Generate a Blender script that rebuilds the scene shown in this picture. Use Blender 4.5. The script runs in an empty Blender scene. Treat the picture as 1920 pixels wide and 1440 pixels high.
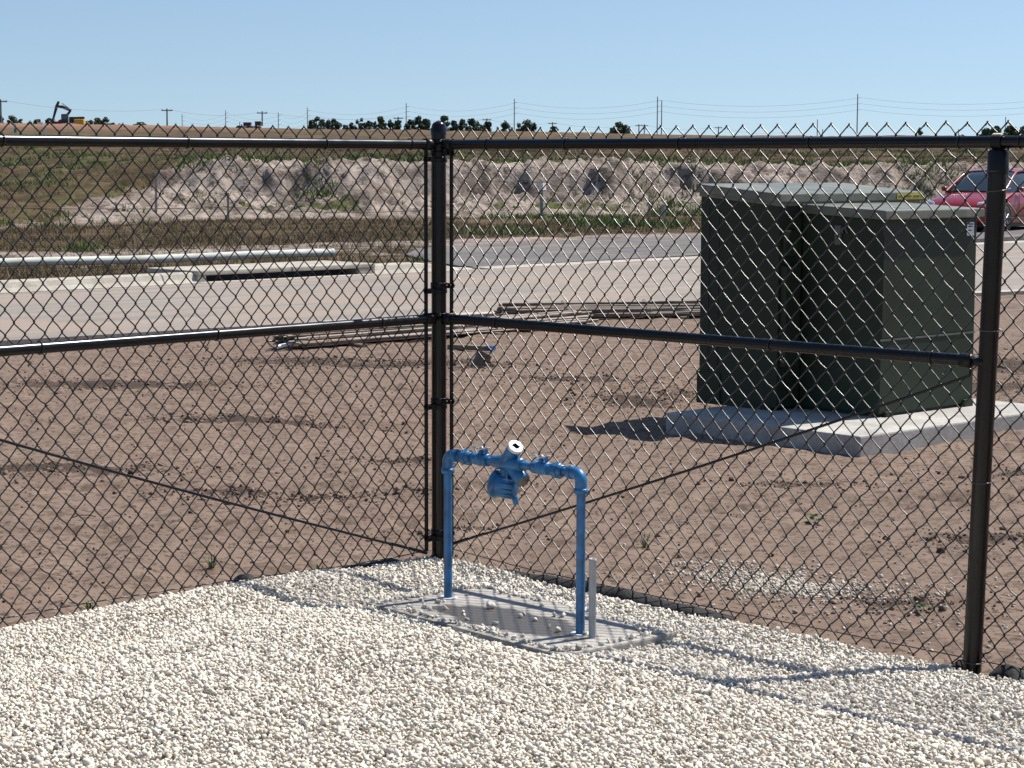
import bpy, bmesh, math, random
import numpy as np
from mathutils import Vector, Matrix, Quaternion

# ------------------------------------------------------------------ camera, sky, sun, exposure
scene = bpy.context.scene
R = math.radians
EYE = 1.73
cam_data = bpy.data.cameras.new("camera")
cam_data.sensor_width = 36.0
cam_data.lens = 36.0 * 3900 / 1920
cam_data.clip_start, cam_data.clip_end = 0.05, 12000
cam = bpy.data.objects.new("camera", cam_data)
scene.collection.objects.link(cam)
cam.matrix_world = (Matrix.Translation((0, 0, EYE)) @ Matrix.Rotation(R(90 - 6.1176), 4, 'X')
                    @ Matrix.Rotation(R(0.15), 4, 'Z'))
scene.camera = cam

SUN_EL, SUN_AZ = 55.5, R(58)          # azimuth measured from +Y towards +X
sun_vec = Vector((math.cos(R(SUN_EL)) * math.sin(SUN_AZ), math.cos(R(SUN_EL)) * math.cos(SUN_AZ), math.sin(R(SUN_EL))))
world = bpy.data.worlds.new("World")
scene.world = world
world.use_nodes = True
wn = world.node_tree
sky = wn.nodes.new('ShaderNodeTexSky')
sky.sky_type = 'NISHITA'
sky.sun_disc = False
sky.sun_elevation = R(SUN_EL)
sky.sun_rotation = SUN_AZ
sky.air_density, sky.dust_density, sky.ozone_density = 1.0, 0.5, 2.6
bg = wn.nodes['Background']
bg.inputs['Strength'].default_value = 0.085
# the sky is read a little above the true elevation: the air near the horizon was very clear that day
tc = wn.nodes.new('ShaderNodeTexCoord')
lift = wn.nodes.new('ShaderNodeVectorMath'); lift.operation = 'ADD'; lift.inputs[1].default_value = (0, 0, 0.085)
unit = wn.nodes.new('ShaderNodeVectorMath'); unit.operation = 'NORMALIZE'
wn.links.new(tc.outputs['Generated'], lift.inputs[0]); wn.links.new(lift.outputs[0], unit.inputs[0])
wn.links.new(unit.outputs[0], sky.inputs[0])
wn.links.new(sky.outputs[0], bg.inputs['Color'])
sun_data = bpy.data.lights.new("sun", 'SUN')
sun_data.energy = 5.0
sun_data.angle = R(0.53)
sun_data.color = (1.0, 0.945, 0.865)
sun = bpy.data.objects.new("sun", sun_data)
scene.collection.objects.link(sun)
sun.rotation_euler = sun_vec.to_track_quat('Z', 'Y').to_euler()
sun.location = (20, 5, 40)
vs = scene.view_settings
vs.view_transform = 'Standard'
vs.look = 'None'
vs.gamma = 1
vs.exposure = 0.54

# ------------------------------------------------------------------ helpers
rng = np.random.default_rng(7)
random.seed(7)
COL = scene.collection


def tag(o, label=None, cat=None, group=None, kind=None):
    if label: o['label'] = label
    if cat: o['category'] = cat
    if group: o['group'] = group
    if kind: o['kind'] = kind
    return o


def thing(name, label, cat, loc=(0, 0, 0), rotz=0.0, group=None):
    o = bpy.data.objects.new(name, None)
    o.empty_display_size = 0.1
    COL.objects.link(o)
    o.location = loc
    o.rotation_euler = (0, 0, rotz)
    return tag(o, label, cat, group)


def link(name, me, mat, parent=None):
    o = bpy.data.objects.new(name, me)
    for m in (mat if isinstance(mat, (list, tuple)) else [mat]):
        me.materials.append(m)
    COL.objects.link(o)
    if parent: o.parent = parent
    return o


def copy_tree(o, parent=None):
    c = o.copy()
    COL.objects.link(c)
    c.parent = parent
    for ch in list(o.children):
        copy_tree(ch, c)
    return c


class MB:
    """collects vertices and faces, links them as one mesh object"""
    def __init__(self):
        self.v, self.f, self.s, self.m = [], [], [], []

    def add(self, vs, fs, smooth=False, mi=0):
        b = len(self.v)
        self.v += [tuple(p) for p in vs]
        for f in fs:
            self.f.append([b + i for i in f])
            self.s.append(smooth)
            self.m.append(mi)
        return self

    def box(self, lo, hi, mat=None, bev=0.0, mi=0):
        bm = bmesh.new()
        bmesh.ops.create_cube(bm, size=1)
        for v in bm.verts:
            v.co = Vector([(lo[k] + hi[k]) / 2 + v.co[k] * (hi[k] - lo[k]) for k in range(3)])
        if bev:
            bmesh.ops.bevel(bm, geom=bm.edges[:], offset=bev, segments=2, affect='EDGES', profile=0.6)
        return self.bm(bm, mat, False, mi)

    def bm(self, bm, mat=None, smooth=False, mi=0):
        if mat is not None: bm.transform(mat)
        bm.verts.ensure_lookup_table()
        bm.verts.index_update()
        self.add([v.co[:] for v in bm.verts], [[v.index for v in f.verts] for f in bm.faces], smooth, mi)
        bm.free()
        return self

    def tube(self, pts, r, n=10, caps=True, smooth=True, mi=0):
        pts = [Vector(p) for p in pts]
        rs = r if isinstance(r, (list, tuple)) else [r] * len(pts)
        up = None
        rings = []
        for i, p in enumerate(pts):
            t = (pts[min(i + 1, len(pts) - 1)] - pts[max(i - 1, 0)]).normalized()
            if up is None:
                up = t.orthogonal().normalized()
            else:
                up = (up - t * up.dot(t))
                up = up.normalized() if up.length > 1e-6 else t.orthogonal().normalized()
            w = t.cross(up)
            rings.append([p + (up * math.cos(2 * math.pi * k / n) + w * math.sin(2 * math.pi * k / n)) * rs[i] for k in range(n)])
        vs = [q for ring in rings for q in ring]
        fs = []
        for i in range(len(pts) - 1):
            for k in range(n):
                a, b = i * n + k, i * n + (k + 1) % n
                fs.append([a, b, b + n, a + n])
        self.add(vs, fs, smooth, mi)
        if caps:
            self.add(rings[0], [list(range(n))[::-1]], False, mi)
            self.add(rings[-1], [list(range(n))], False, mi)
        return self

    def lathe(self, prof, origin=(0, 0, 0), axis=(0, 0, 1), n=24, smooth=True, mi=0, closed=True):
        """prof: list of (radius, height along the axis)"""
        q = Vector((0, 0, 1)).rotation_difference(Vector(axis).normalized())
        o = Vector(origin)
        vs = []
        for (r, h) in prof:
            for k in range(n):
                a = 2 * math.pi * k / n
                vs.append(o + q @ Vector((r * math.cos(a), r * math.sin(a), h)))
        fs = []
        for i in range(len(prof) - 1):
            for k in range(n):
                a, b = i * n + k, i * n + (k + 1) % n
                fs.append([a, b, b + n, a + n])
        self.add(vs, fs, smooth, mi)
        if closed:
            if prof[0][0] > 1e-5: self.add(vs[:n], [list(range(n))[::-1]], False, mi)
            if prof[-1][0] > 1e-5: self.add(vs[-n:], [list(range(n))], False, mi)
        return self

    def build(self, name, mat, parent=None):
        me = bpy.data.meshes.new(name)
        me.from_pydata(self.v, [], self.f)
        me.polygons.foreach_set('use_smooth', self.s)
        me.polygons.foreach_set('material_index', self.m)
        me.update()
        return link(name, me, mat, parent)


def np_mesh(name, verts, faces, mat, parent=None, smooth=False, attrs=None, colors=None):
    """verts (n,3), faces (m,k) of a fixed k"""
    me = bpy.data.meshes.new(name)
    n, (m, k) = len(verts), faces.shape
    me.vertices.add(n)
    me.vertices.foreach_set('co', np.ascontiguousarray(verts, dtype=np.float32).ravel())
    me.loops.add(m * k)
    me.loops.foreach_set('vertex_index', np.ascontiguousarray(faces, dtype=np.int32).ravel())
    me.polygons.add(m)
    me.polygons.foreach_set('loop_start', np.arange(0, m * k, k, dtype=np.int32))
    me.polygons.foreach_set('use_smooth', np.full(m, smooth))
    for an, av in (attrs or {}).items():
        a = me.attributes.new(an, 'FLOAT', 'POINT')
        a.data.foreach_set('value', np.ascontiguousarray(av, dtype=np.float32))
    if colors is not None:
        a = me.attributes.new('tint', 'FLOAT_COLOR', 'POINT')
        a.data.foreach_set('color', np.ascontiguousarray(np.c_[colors, np.ones(n)], dtype=np.float32).ravel())
    me.update(calc_edges=True)
    me.validate()
    return link(name, me, mat, parent)


def _hash(ix, iy, seed):
    h = (ix.astype(np.int64) * 374761393 + iy.astype(np.int64) * 668265263 + seed * 974711) & 0x7fffffff
    h = ((h ^ (h >> 13)) * 1274126177) & 0x7fffffff
    h = ((h ^ (h >> 16)) * 1103515245 + 12345) & 0x7fffffff
    return (h & 0xffff) / 65535.0


def vnoise(x, y, seed=0):
    x = np.asarray(x, float); y = np.asarray(y, float)
    ix, iy = np.floor(x), np.floor(y)
    fx, fy = x - ix, y - iy
    fx, fy = fx * fx * (3 - 2 * fx), fy * fy * (3 - 2 * fy)
    ix, iy = ix.astype(np.int64), iy.astype(np.int64)
    a, b = _hash(ix, iy, seed), _hash(ix + 1, iy, seed)
    c, d = _hash(ix, iy + 1, seed), _hash(ix + 1, iy + 1, seed)
    return (a * (1 - fx) + b * fx) * (1 - fy) + (c * (1 - fx) + d * fx) * fy


def fbm(x, y, seed=0, oct=4):
    s, a, t = 0, 1, 0
    for o in range(oct):
        s = s + a * (vnoise(x * 2 ** o, y * 2 ** o, seed + o * 17) - 0.5)
        t += a
        a *= 0.5
    return s / t * 2          # about -1..1


def sstep(a, b, x):
    t = np.clip((np.asarray(x, float) - a) / (b - a), 0, 1)
    return t * t * (3 - 2 * t)


# ------------------------------------------------------------------ materials
def new_mat(name):
    m = bpy.data.materials.new(name)
    m.use_nodes = True
    nt = m.node_tree
    return m, nt, nt.nodes['Principled BSDF']


def node(nt, kind, **kw):
    n = nt.nodes.new(kind)
    for k, v in kw.items():
        if k in ('operation', 'data_type', 'blend_type', 'attribute_name', 'feature', 'interpolation_type', 'distance'):
            setattr(n, k, v)
        else:
            n.inputs[k].default_value = v
    return n


def coord(nt):
    return nt.nodes.new('ShaderNodeTexCoord').outputs['Object']


def noise(nt, vec, scale, detail=4, rough=0.55, dist=0.0):
    n = node(nt, 'ShaderNodeTexNoise', Scale=scale, Detail=detail, Roughness=rough, Distortion=dist)
    nt.links.new(vec, n.inputs['Vector'])
    return n.outputs['Fac']


def remap(nt, val, a, b, lo=0.0, hi=1.0, smooth=True):
    n = nt.nodes.new('ShaderNodeMapRange')
    n.interpolation_type = 'SMOOTHSTEP' if smooth else 'LINEAR'
    n.inputs['From Min'].default_value, n.inputs['From Max'].default_value = a, b
    n.inputs['To Min'].default_value, n.inputs['To Max'].default_value = lo, hi
    nt.links.new(val, n.inputs['Value'])
    return n.outputs['Result']


def mixc(nt, fac, a, b, mode='MIX'):
    n = nt.nodes.new('ShaderNodeMix')
    n.data_type = 'RGBA'
    n.blend_type = mode
    for sock, val in ((n.inputs['Factor'], fac), (n.inputs[6], a), (n.inputs[7], b)):
        if isinstance(val, bpy.types.NodeSocket):
            nt.links.new(val, sock)
        elif isinstance(val, (int, float)):
            sock.default_value = val
        else:
            sock.default_value = (*val, 1)
    return n.outputs[2]


def mth(nt, op, a, b=0.0):
    n = nt.nodes.new('ShaderNodeMath')
    n.operation = op
    for i, val in enumerate((a, b)):
        if isinstance(val, bpy.types.NodeSocket):
            nt.links.new(val, n.inputs[i])
        else:
            n.inputs[i].default_value = val
    return n.outputs[0]


def attr(nt, name):
    n = nt.nodes.new('ShaderNodeAttribute')
    n.attribute_name = name
    return n


def bump(nt, bsdf, height, strength, dist=0.02):
    b = nt.nodes.new('ShaderNodeBump')
    b.inputs['Strength'].default_value = strength
    b.inputs['Distance'].default_value = dist
    nt.links.new(height, b.inputs['Height'])
    nt.links.new(b.outputs[0], bsdf.inputs['Normal'])


def plain(name, col, rough=0.5, metal=0.0, var=0.15, scale=12.0, bumpy=0.0, bscale=60.0, coat=0.0, spec=None, dirt=None):
    m, nt, p = new_mat(name)
    c = coord(nt)
    f = noise(nt, c, scale, 5)
    lo = tuple(x * (1 - var) for x in col)
    hi = tuple(min(1, x * (1 + var)) for x in col)
    out = mixc(nt, remap(nt, f, 0.3, 0.7), lo, hi)
    if dirt:
        d = noise(nt, c, dirt[1], 6, 0.65)
        out = mixc(nt, remap(nt, d, dirt[2], dirt[2] + 0.2), out, dirt[0])
    nt.links.new(out, p.inputs['Base Color'])
    nt.links.new(remap(nt, f, 0.2, 0.8, max(0.02, rough - 0.06), min(1, rough + 0.08)), p.inputs['Roughness'])
    p.inputs['Metallic'].default_value = metal
    if coat: p.inputs['Coat Weight'].default_value = coat
    if spec is not None: p.inputs['Specular IOR Level'].default_value = spec
    if bumpy: bump(nt, p, noise(nt, c, bscale, 4), bumpy, 0.01)
    return m


M = {}
M['black_vinyl'] = plain('black_vinyl', (0.003, 0.003, 0.0033), 0.24, var=0.3, scale=9, spec=0.38)
M['black_wire'] = plain('black_wire', (0.011, 0.010, 0.009), 0.32, var=0.2, scale=5, spec=0.6)
M['black_fitting'] = plain('black_fitting', (0.005, 0.005, 0.0055), 0.4, var=0.2, spec=0.3)
M['blue_paint'] = plain('blue_paint', (0.018, 0.128, 0.295), 0.33, var=0.35, scale=16, bumpy=0.12, bscale=90, spec=0.55, dirt=((0.075, 0.20, 0.34), 22.0, 0.60))
M['white_plastic'] = plain('white_plastic', (0.66, 0.68, 0.70), 0.4, var=0.05, dirt=((0.45, 0.5, 0.56), 60.0, 0.6))
M['dark_recess'] = plain('dark_recess', (0.02, 0.025, 0.035), 0.6)
M['bare_brass'] = plain('bare_brass', (0.20, 0.15, 0.10), 0.5, metal=0.4, var=0.4, scale=60, dirt=((0.05, 0.1, 0.2), 40.0, 0.5))
M['grey_metal'] = plain('grey_metal', (0.42, 0.45, 0.46), 0.35, metal=0.6, var=0.2, scale=40)
M['grey_pvc'] = plain('grey_pvc', (0.32, 0.34, 0.37), 0.45, var=0.12, scale=20, bumpy=0.05)
M['white_pvc'] = plain('white_pvc', (0.47, 0.49, 0.45), 0.75, var=0.12, scale=2.5, dirt=((0.36, 0.32, 0.26), 3.0, 0.55))
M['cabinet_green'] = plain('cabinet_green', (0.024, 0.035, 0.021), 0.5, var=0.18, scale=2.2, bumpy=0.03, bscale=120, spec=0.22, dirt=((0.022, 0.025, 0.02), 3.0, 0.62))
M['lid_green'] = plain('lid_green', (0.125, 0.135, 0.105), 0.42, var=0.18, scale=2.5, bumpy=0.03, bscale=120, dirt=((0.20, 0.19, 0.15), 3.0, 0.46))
M['cabinet_trim'] = plain('cabinet_trim', (0.10, 0.12, 0.10), 0.4, var=0.1)
M['yellow_label'] = plain('yellow_label', (0.50, 0.42, 0.05), 0.5, var=0.1)
M['white_label'] = plain('white_label', (0.72, 0.74, 0.75), 0.5, var=0.03)
M['label_ink'] = plain('label_ink', (0.05, 0.05, 0.06), 0.6)
M['faded_ink'] = plain('faded_ink', (0.13, 0.11, 0.02), 0.6)
M['fabric_black'] = plain('fabric_black', (0.012, 0.012, 0.013), 0.8, var=0.3, bumpy=0.5, bscale=60)
M['rusty_steel'] = plain('rusty_steel', (0.20, 0.160, 0.130), 0.6, metal=0.1, var=0.45, scale=4, dirt=((0.16, 0.08, 0.045), 3.0, 0.55))
M['old_wood'] = plain('old_wood', (0.15, 0.115, 0.085), 0.8, var=0.3, scale=9, bumpy=0.3)
M['stake_wood'] = plain('stake_wood', (0.30, 0.27, 0.24), 0.8, var=0.25, scale=9)
M['blue_mark'] = plain('blue_mark', (0.02, 0.075, 0.20), 0.5)
M['red_paint'] = plain('red_paint', (0.21, 0.004, 0.010), 0.30, var=0.06, coat=0.5, spec=0.5)
M['car_glass'] = plain('car_glass', (0.012, 0.022, 0.026), 0.06, var=0.1, spec=0.8)
M['rubber'] = plain('rubber', (0.015, 0.015, 0.016), 0.75)
M['alloy'] = plain('alloy', (0.45, 0.46, 0.48), 0.3, metal=0.9)
M['black_plastic'] = plain('black_plastic', (0.012, 0.012, 0.014), 0.5)
M['lamp_glass'] = plain('lamp_glass', (0.75, 0.78, 0.80), 0.12, var=0.05, spec=0.9)
M['yellow_machine'] = plain('yellow_machine', (0.48, 0.28, 0.03), 0.5, var=0.1, scale=1.5)
M['dark_machine'] = plain('dark_machine', (0.025, 0.028, 0.034), 0.5, var=0.2, scale=1.5)
M['red_machine'] = plain('red_machine', (0.22, 0.03, 0.03), 0.5, var=0.2, scale=1.5)
M['cream_machine'] = plain('cream_machine', (0.46, 0.42, 0.34), 0.5, var=0.2, scale=1.5)
M['teal_marker'] = plain('teal_marker', (0.02, 0.22, 0.20), 0.5)
M['white_paint'] = plain('white_paint', (0.74, 0.74, 0.72), 0.5, var=0.06)
M['pole_wood'] = plain('pole_wood', (0.10, 0.095, 0.09), 0.8, var=0.2, scale=1.0)
M['pole_concrete'] = plain('pole_concrete', (0.30, 0.30, 0.31), 0.8, var=0.1, scale=0.6)
M['cable'] = plain('cable', (0.20, 0.22, 0.24), 0.6)
M['bark'] = plain('bark', (0.09, 0.075, 0.06), 0.9, var=0.3, scale=3)
M['string'] = plain('string', (0.26, 0.20, 0.15), 0.8)


def leaf_mat(name, a, b, scale=1.4):
    m, nt, p = new_mat(name)
    g = attr(nt, 'tint')
    nt.links.new(mixc(nt, g.outputs['Fac'], a, b), p.inputs['Base Color'])
    p.inputs['Roughness'].default_value = 0.65
    p.inputs['Specular IOR Level'].default_value = 0.25
    return m


M['conifer_leaf'] = leaf_mat('conifer_leaf', (0.028, 0.048, 0.030), (0.068, 0.098, 0.055))
M['broad_leaf'] = leaf_mat('broad_leaf', (0.042, 0.068, 0.034), (0.10, 0.14, 0.065))
M['dry_grass'] = leaf_mat('dry_grass', (0.075, 0.056, 0.028), (0.18, 0.135, 0.066))
M['green_grass'] = leaf_mat('green_grass', (0.055, 0.100, 0.022), (0.14, 0.19, 0.055))
M['weed_leaf'] = leaf_mat('weed_leaf', (0.045, 0.085, 0.022), (0.10, 0.16, 0.045))


def tint_mat(name, rough=0.85, bumpy=0.0):
    m, nt, p = new_mat(name)
    g = attr(nt, 'tint')
    c = coord(nt)
    n = noise(nt, c, 160, 3)
    out = mixc(nt, remap(nt, n, 0.3, 0.7), g.outputs['Color'], (0.90, 0.89, 0.88), 'MULTIPLY')
    nt.links.new(out, p.inputs['Base Color'])
    p.inputs['Roughness'].default_value = rough
    p.inputs['Specular IOR Level'].default_value = 0.25
    if bumpy: bump(nt, p, noise(nt, c, 220, 3), bumpy, 0.004)
    return m


M['stone'] = tint_mat('stone', 0.85, 0.25)
M['clod'] = tint_mat('clod', 0.95)


def gravel_bed_mat():
    m, nt, p = new_mat('gravel_bed')
    c = coord(nt)
    v = node(nt, 'ShaderNodeTexVoronoi', Scale=62.0)
    nt.links.new(c, v.inputs['Vector'])
    col = mixc(nt, remap(nt, v.outputs['Distance'], 0.1, 0.7), (0.527, 0.480, 0.408), (0.306, 0.264, 0.204))
    nt.links.new(col, p.inputs['Base Color'])
    p.inputs['Roughness'].default_value = 0.9
    bump(nt, p, mth(nt, 'SUBTRACT', 1.0, v.outputs['Distance']), 0.9, 0.02)
    return m


M['gravel_bed'] = gravel_bed_mat()


def concrete_mat(name, col, dark, wet=None, pits=True, joints=False):
    m, nt, p = new_mat(name)
    c = coord(nt)
    a = noise(nt, c, 3.0, 6, 0.6)
    out = mixc(nt, remap(nt, a, 0.35, 0.68), dark, col)
    b = noise(nt, c, 38, 5, 0.65)
    out = mixc(nt, remap(nt, b, 0.35, 0.65), out, (0.80, 0.79, 0.78), 'MULTIPLY')
    if pits:
        s = noise(nt, c, 70, 2)
        out = mixc(nt, remap(nt, s, 0.70, 0.76), out, (0.10, 0.09, 0.08))
    rough = 0.85
    if wet:                                        # a damp stain with its own outline: (x, y, half length, half width, angle)
        sep = nt.nodes.new('ShaderNodeVectorMath'); sep.operation = 'SUBTRACT'
        nt.links.new(c, sep.inputs[0]); sep.inputs[1].default_value = (wet[0], wet[1], 0)
        rot = nt.nodes.new('ShaderNodeVectorRotate'); rot.rotation_type = 'Z_AXIS'
        nt.links.new(sep.outputs[0], rot.inputs['Vector']); rot.inputs['Angle'].default_value = -wet[4]
        sc = nt.nodes.new('ShaderNodeVectorMath'); sc.operation = 'MULTIPLY'
        nt.links.new(rot.outputs[0], sc.inputs[0]); sc.inputs[1].default_value = (1 / wet[2], 1 / wet[3], 0)
        ln = nt.nodes.new('ShaderNodeVectorMath'); ln.operation = 'LENGTH'
        nt.links.new(sc.outputs[0], ln.inputs[0])
        w = mth(nt, 'ADD', ln.outputs['Value'], mth(nt, 'MULTIPLY', mth(nt, 'SUBTRACT', noise(nt, c, 9, 4), 0.5), 0.9))
        wf = remap(nt, w, 0.80, 0.92, 1.0, 0.0)
        out = mixc(nt, wf, out, (0.085, 0.075, 0.062))
        nt.links.new(mixc(nt, wf, (0.85,) * 3, (0.42,) * 3), p.inputs['Roughness'])
    else:
        p.inputs['Roughness'].default_value = rough
    if joints:
        rt = nt.nodes.new('ShaderNodeVectorRotate'); rt.rotation_type = 'Z_AXIS'
        nt.links.new(c, rt.inputs['Vector']); rt.inputs['Angle'].default_value = -math.atan2(0.714, 0.700)
        sx = nt.nodes.new('ShaderNodeSeparateXYZ'); nt.links.new(rt.outputs[0], sx.inputs[0])
        fr_ = mth(nt, 'FRACT', mth(nt, 'DIVIDE', sx.outputs['X'], 3.0))
        out = mixc(nt, mth(nt, 'LESS_THAN', fr_, 0.010), out, (0.10, 0.09, 0.08))
        out = mixc(nt, remap(nt, noise(nt, c, 0.9, 7, 0.7), 0.54, 0.68), out, (0.33, 0.28, 0.23))
    nt.links.new(out, p.inputs['Base Color'])
    bump(nt, p, b, 0.25, 0.006)
    return m


M['pad_concrete'] = concrete_mat('pad_concrete', (0.46, 0.45, 0.42), (0.33, 0.32, 0.30))
M['slab_concrete'] = concrete_mat('slab_concrete', (0.40, 0.385, 0.35), (0.27, 0.255, 0.23), wet=(0.05, 5.66, 0.36, 0.15, R(-36)))
M['kerb_concrete'] = concrete_mat('kerb_concrete', (0.468, 0.441, 0.387), (0.342, 0.310, 0.261), joints=True)


def ground_mat():
    m, nt, p = new_mat('ground')
    c = coord(nt)
    big = noise(nt, c, 0.55, 5, 0.6)
    mid = noise(nt, c, 3.2, 6, 0.62)
    fine = noise(nt, c, 34, 6, 0.7)
    speck = noise(nt, c, 26, 6, 0.68)
    dirt = mixc(nt, remap(nt, mid, 0.32, 0.70), (0.158, 0.113, 0.087), (0.218, 0.160, 0.125))
    dirt = mixc(nt, remap(nt, big, 0.40, 0.72), dirt, (0.185, 0.136, 0.106))
    dirt = mixc(nt, remap(nt, speck, 0.535, 0.585), dirt, (0.076, 0.054, 0.043))
    dirt = mixc(nt, remap(nt, noise(nt, c, 6.5, 8, 0.78), 0.515, 0.60), dirt, (0.111, 0.079, 0.061))
    damp = attr(nt, 'damp').outputs['Fac']  # damp dirt on the lot; soil patches and painted scarp shade on the bank
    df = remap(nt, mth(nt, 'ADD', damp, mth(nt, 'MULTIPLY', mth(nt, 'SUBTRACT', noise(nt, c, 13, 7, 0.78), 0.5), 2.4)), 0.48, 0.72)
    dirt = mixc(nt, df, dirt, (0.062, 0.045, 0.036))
    sand = mixc(nt, remap(nt, noise(nt, c, 0.7, 7, 0.70), 0.38, 0.60), (0.172, 0.138, 0.116), (0.358, 0.302, 0.260))
    sand = mixc(nt, remap(nt, noise(nt, c, 2.4, 8, 0.78), 0.51, 0.62), sand, (0.105, 0.080, 0.068))
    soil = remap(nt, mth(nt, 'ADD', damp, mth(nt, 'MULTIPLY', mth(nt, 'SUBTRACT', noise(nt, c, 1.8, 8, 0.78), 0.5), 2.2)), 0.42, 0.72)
    sand = mixc(nt, soil, sand, (0.085, 0.068, 0.058))  # darkens the sand for soil patches and for shade painted along the scarp
    sm = attr(nt, 'sand').outputs['Fac']
    col = mixc(nt, sm, dirt, sand)
    gn = noise(nt, c, 0.7, 7, 0.7)
    brown = mixc(nt, remap(nt, noise(nt, c, 0.35, 8, 0.75), 0.38, 0.62), (0.050, 0.036, 0.017), (0.108, 0.075, 0.041))
    brown = mixc(nt, remap(nt, noise(nt, c, 2.6, 5, 0.7), 0.64, 0.76), brown, (0.17, 0.125, 0.088))
    green = mixc(nt, mid, (0.048, 0.062, 0.019), (0.109, 0.109, 0.040))
    lush = attr(nt, 'lush').outputs['Fac']
    gf = remap(nt, mth(nt, 'ADD', lush, mth(nt, 'MULTIPLY', mth(nt, 'SUBTRACT', gn, 0.5), 1.6)), 0.40, 0.70)
    veg = mixc(nt, gf, brown, green)
    red = attr(nt, 'red').outputs['Fac']
    veg = mixc(nt, red, veg, (0.205, 0.118, 0.080))
    gm = attr(nt, 'grass').outputs['Fac']
    gmix = remap(nt, mth(nt, 'ADD', gm, mth(nt, 'MULTIPLY', mth(nt, 'SUBTRACT', noise(nt, c, 1.3, 7, 0.72), 0.5), 1.3)), 0.42, 0.58)
    col = mixc(nt, gmix, col, veg)
    nt.links.new(col, p.inputs['Base Color'])
    p.inputs['Roughness'].default_value = 0.95
    p.inputs['Specular IOR Level'].default_value = 0.15
    h = mth(nt, 'ADD', mth(nt, 'MULTIPLY', fine, 0.5), mth(nt, 'MULTIPLY', mid, 1.2))
    lumps = mth(nt, 'MULTIPLY', mth(nt, 'MULTIPLY', noise(nt, c, 4.2, 6, 0.7), sm), 9.0)
    bump(nt, p, mth(nt, 'ADD', h, lumps), 0.6, 0.03)
    return m


def road_mat(name, a, b, c_, speckle=0.72):
    m, nt, p = new_mat(name)
    c = coord(nt)
    st = nt.nodes.new('ShaderNodeVectorRotate'); st.rotation_type = 'Z_AXIS'
    nt.links.new(c, st.inputs['Vector']); st.inputs['Angle'].default_value = R(-37)
    mp = nt.nodes.new('ShaderNodeMapping')
    nt.links.new(st.outputs[0], mp.inputs['Vector']); mp.inputs['Scale'].default_value = (0.10, 1.0, 1.0)
    streak = noise(nt, mp.outputs[0], 1.6, 6, 0.65)
    patch = noise(nt, c, 0.5, 6, 0.65)
    out = mixc(nt, remap(nt, streak, 0.35, 0.66), a, b)
    out = mixc(nt, remap(nt, patch, 0.46, 0.64), out, c_)
    out = mixc(nt, remap(nt, noise(nt, mp.outputs[0], 3.2, 7, 0.75), 0.60, 0.70), out, (0.82, 0.80, 0.78), 'MULTIPLY')
    grit = noise(nt, c, 26, 4, 0.7)
    out = mixc(nt, remap(nt, grit, 0.35, 0.65), out, (0.86, 0.85, 0.84), 'MULTIPLY')
    out = mixc(nt, remap(nt, noise(nt, c, 9, 3), 0.68, speckle + 0.02), out, (0.14, 0.11, 0.09))
    nt.links.new(out, p.inputs['Base Color'])
    p.inputs['Roughness'].default_value = 0.9
    p.inputs['Specular IOR Level'].default_value = 0.25
    bump(nt, p, grit, 0.3, 0.01)
    return m


M['ground'] = ground_mat()
M['dusty_road'] = road_mat('dusty_road', (0.216, 0.194, 0.172), (0.295, 0.260, 0.227), (0.290, 0.231, 0.189))
M['dark_road'] = road_mat('dark_road', (0.106, 0.102, 0.104), (0.149, 0.140, 0.136), (0.187, 0.166, 0.149))

# ------------------------------------------------------------------ layout numbers
CORNER = np.array([-0.32, 9.06])
LEFT_DIR = np.array([-0.682, -0.731])
RIGHT_DIR = np.array([0.706, -0.708])
ROAD_U = np.array([0.700, 0.714])
ROAD_N = np.array([-0.714, 0.700])
GROUND_Z = -0.06


def road_sn(x, y):
    return x * ROAD_U[0] + y * ROAD_U[1], x * ROAD_N[0] + y * ROAD_N[1]


def near_edge_n(s):      # the near edge of the road drifts towards the camera to the right
    return np.interp(s, [-30, 10.95, 16.84, 18.5, 20.2, 25.4, 60], [18.6, 17.74, 17.3, 16.84, 16.5, 15.2, 8.0])


N_FAR = 24.73
crest_th = [-32, -13.9, -6.7, -2.2, 0, 5.2, 13.9, 32]
crest_R = [446, 446, 420, 350, 338, 338, 338, 338]
crest_Z = [8.9, 8.9, 8.2, 6.55, 6.4, 6.0, 5.75, 5.6]

bx = [-60, -26, -17, -12, -9.7, -6, -3, 0, 6, 17, 60]
b_foot = [50, 51, 55, 60, 64, 65, 65.5, 66.5, 70, 72, 80]
b_len = [46, 43, 38, 22, 12, 8.5, 7.5, 7.5, 7.0, 8.0, 10.0]
b_sand = [0, 0.0, 0.0, 0.45, 0.95, 1, 1, 1, 1, 1, 0.6]

damp_spots = [(-1.9, 18.56, 0.9, 0.31), (-1.2, 18.16, 0.9, 0.28), (-0.6, 18.43, 0.7, 0.25), (-1.5, 11.03, 0.35, 0.11), (-1.0, 10.87, 0.35, 0.09), (-0.5, 10.98, 0.3, 0.06), (-0.62, 12.44, 0.35, 0.12), (0.95, 16.12, 0.5, 0.28), (4.4, 18.16, 1.0, 1.0), (3.3, 12.47, 0.6, 0.31), (1.62, 11.65, 0.35, 0.15), (-0.3, 18.02, 0.35, 0.28), (0.6, 17.07, 0.8, 0.19), (1.5, 16.53, 0.8, 0.22), (-2.6, 11.92, 0.8, 0.19), (-0.3, 9.96, 0.25, 0.06), (3.7, 16.67, 0.8, 0.62), (1.6, 8.27, 0.25, 0.15), (2.3, 9.76, 0.4, 0.19), (-1.8, 14.36, 0.9, 0.19), (-3.2, 16.53, 1.2, 0.38)]


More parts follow.
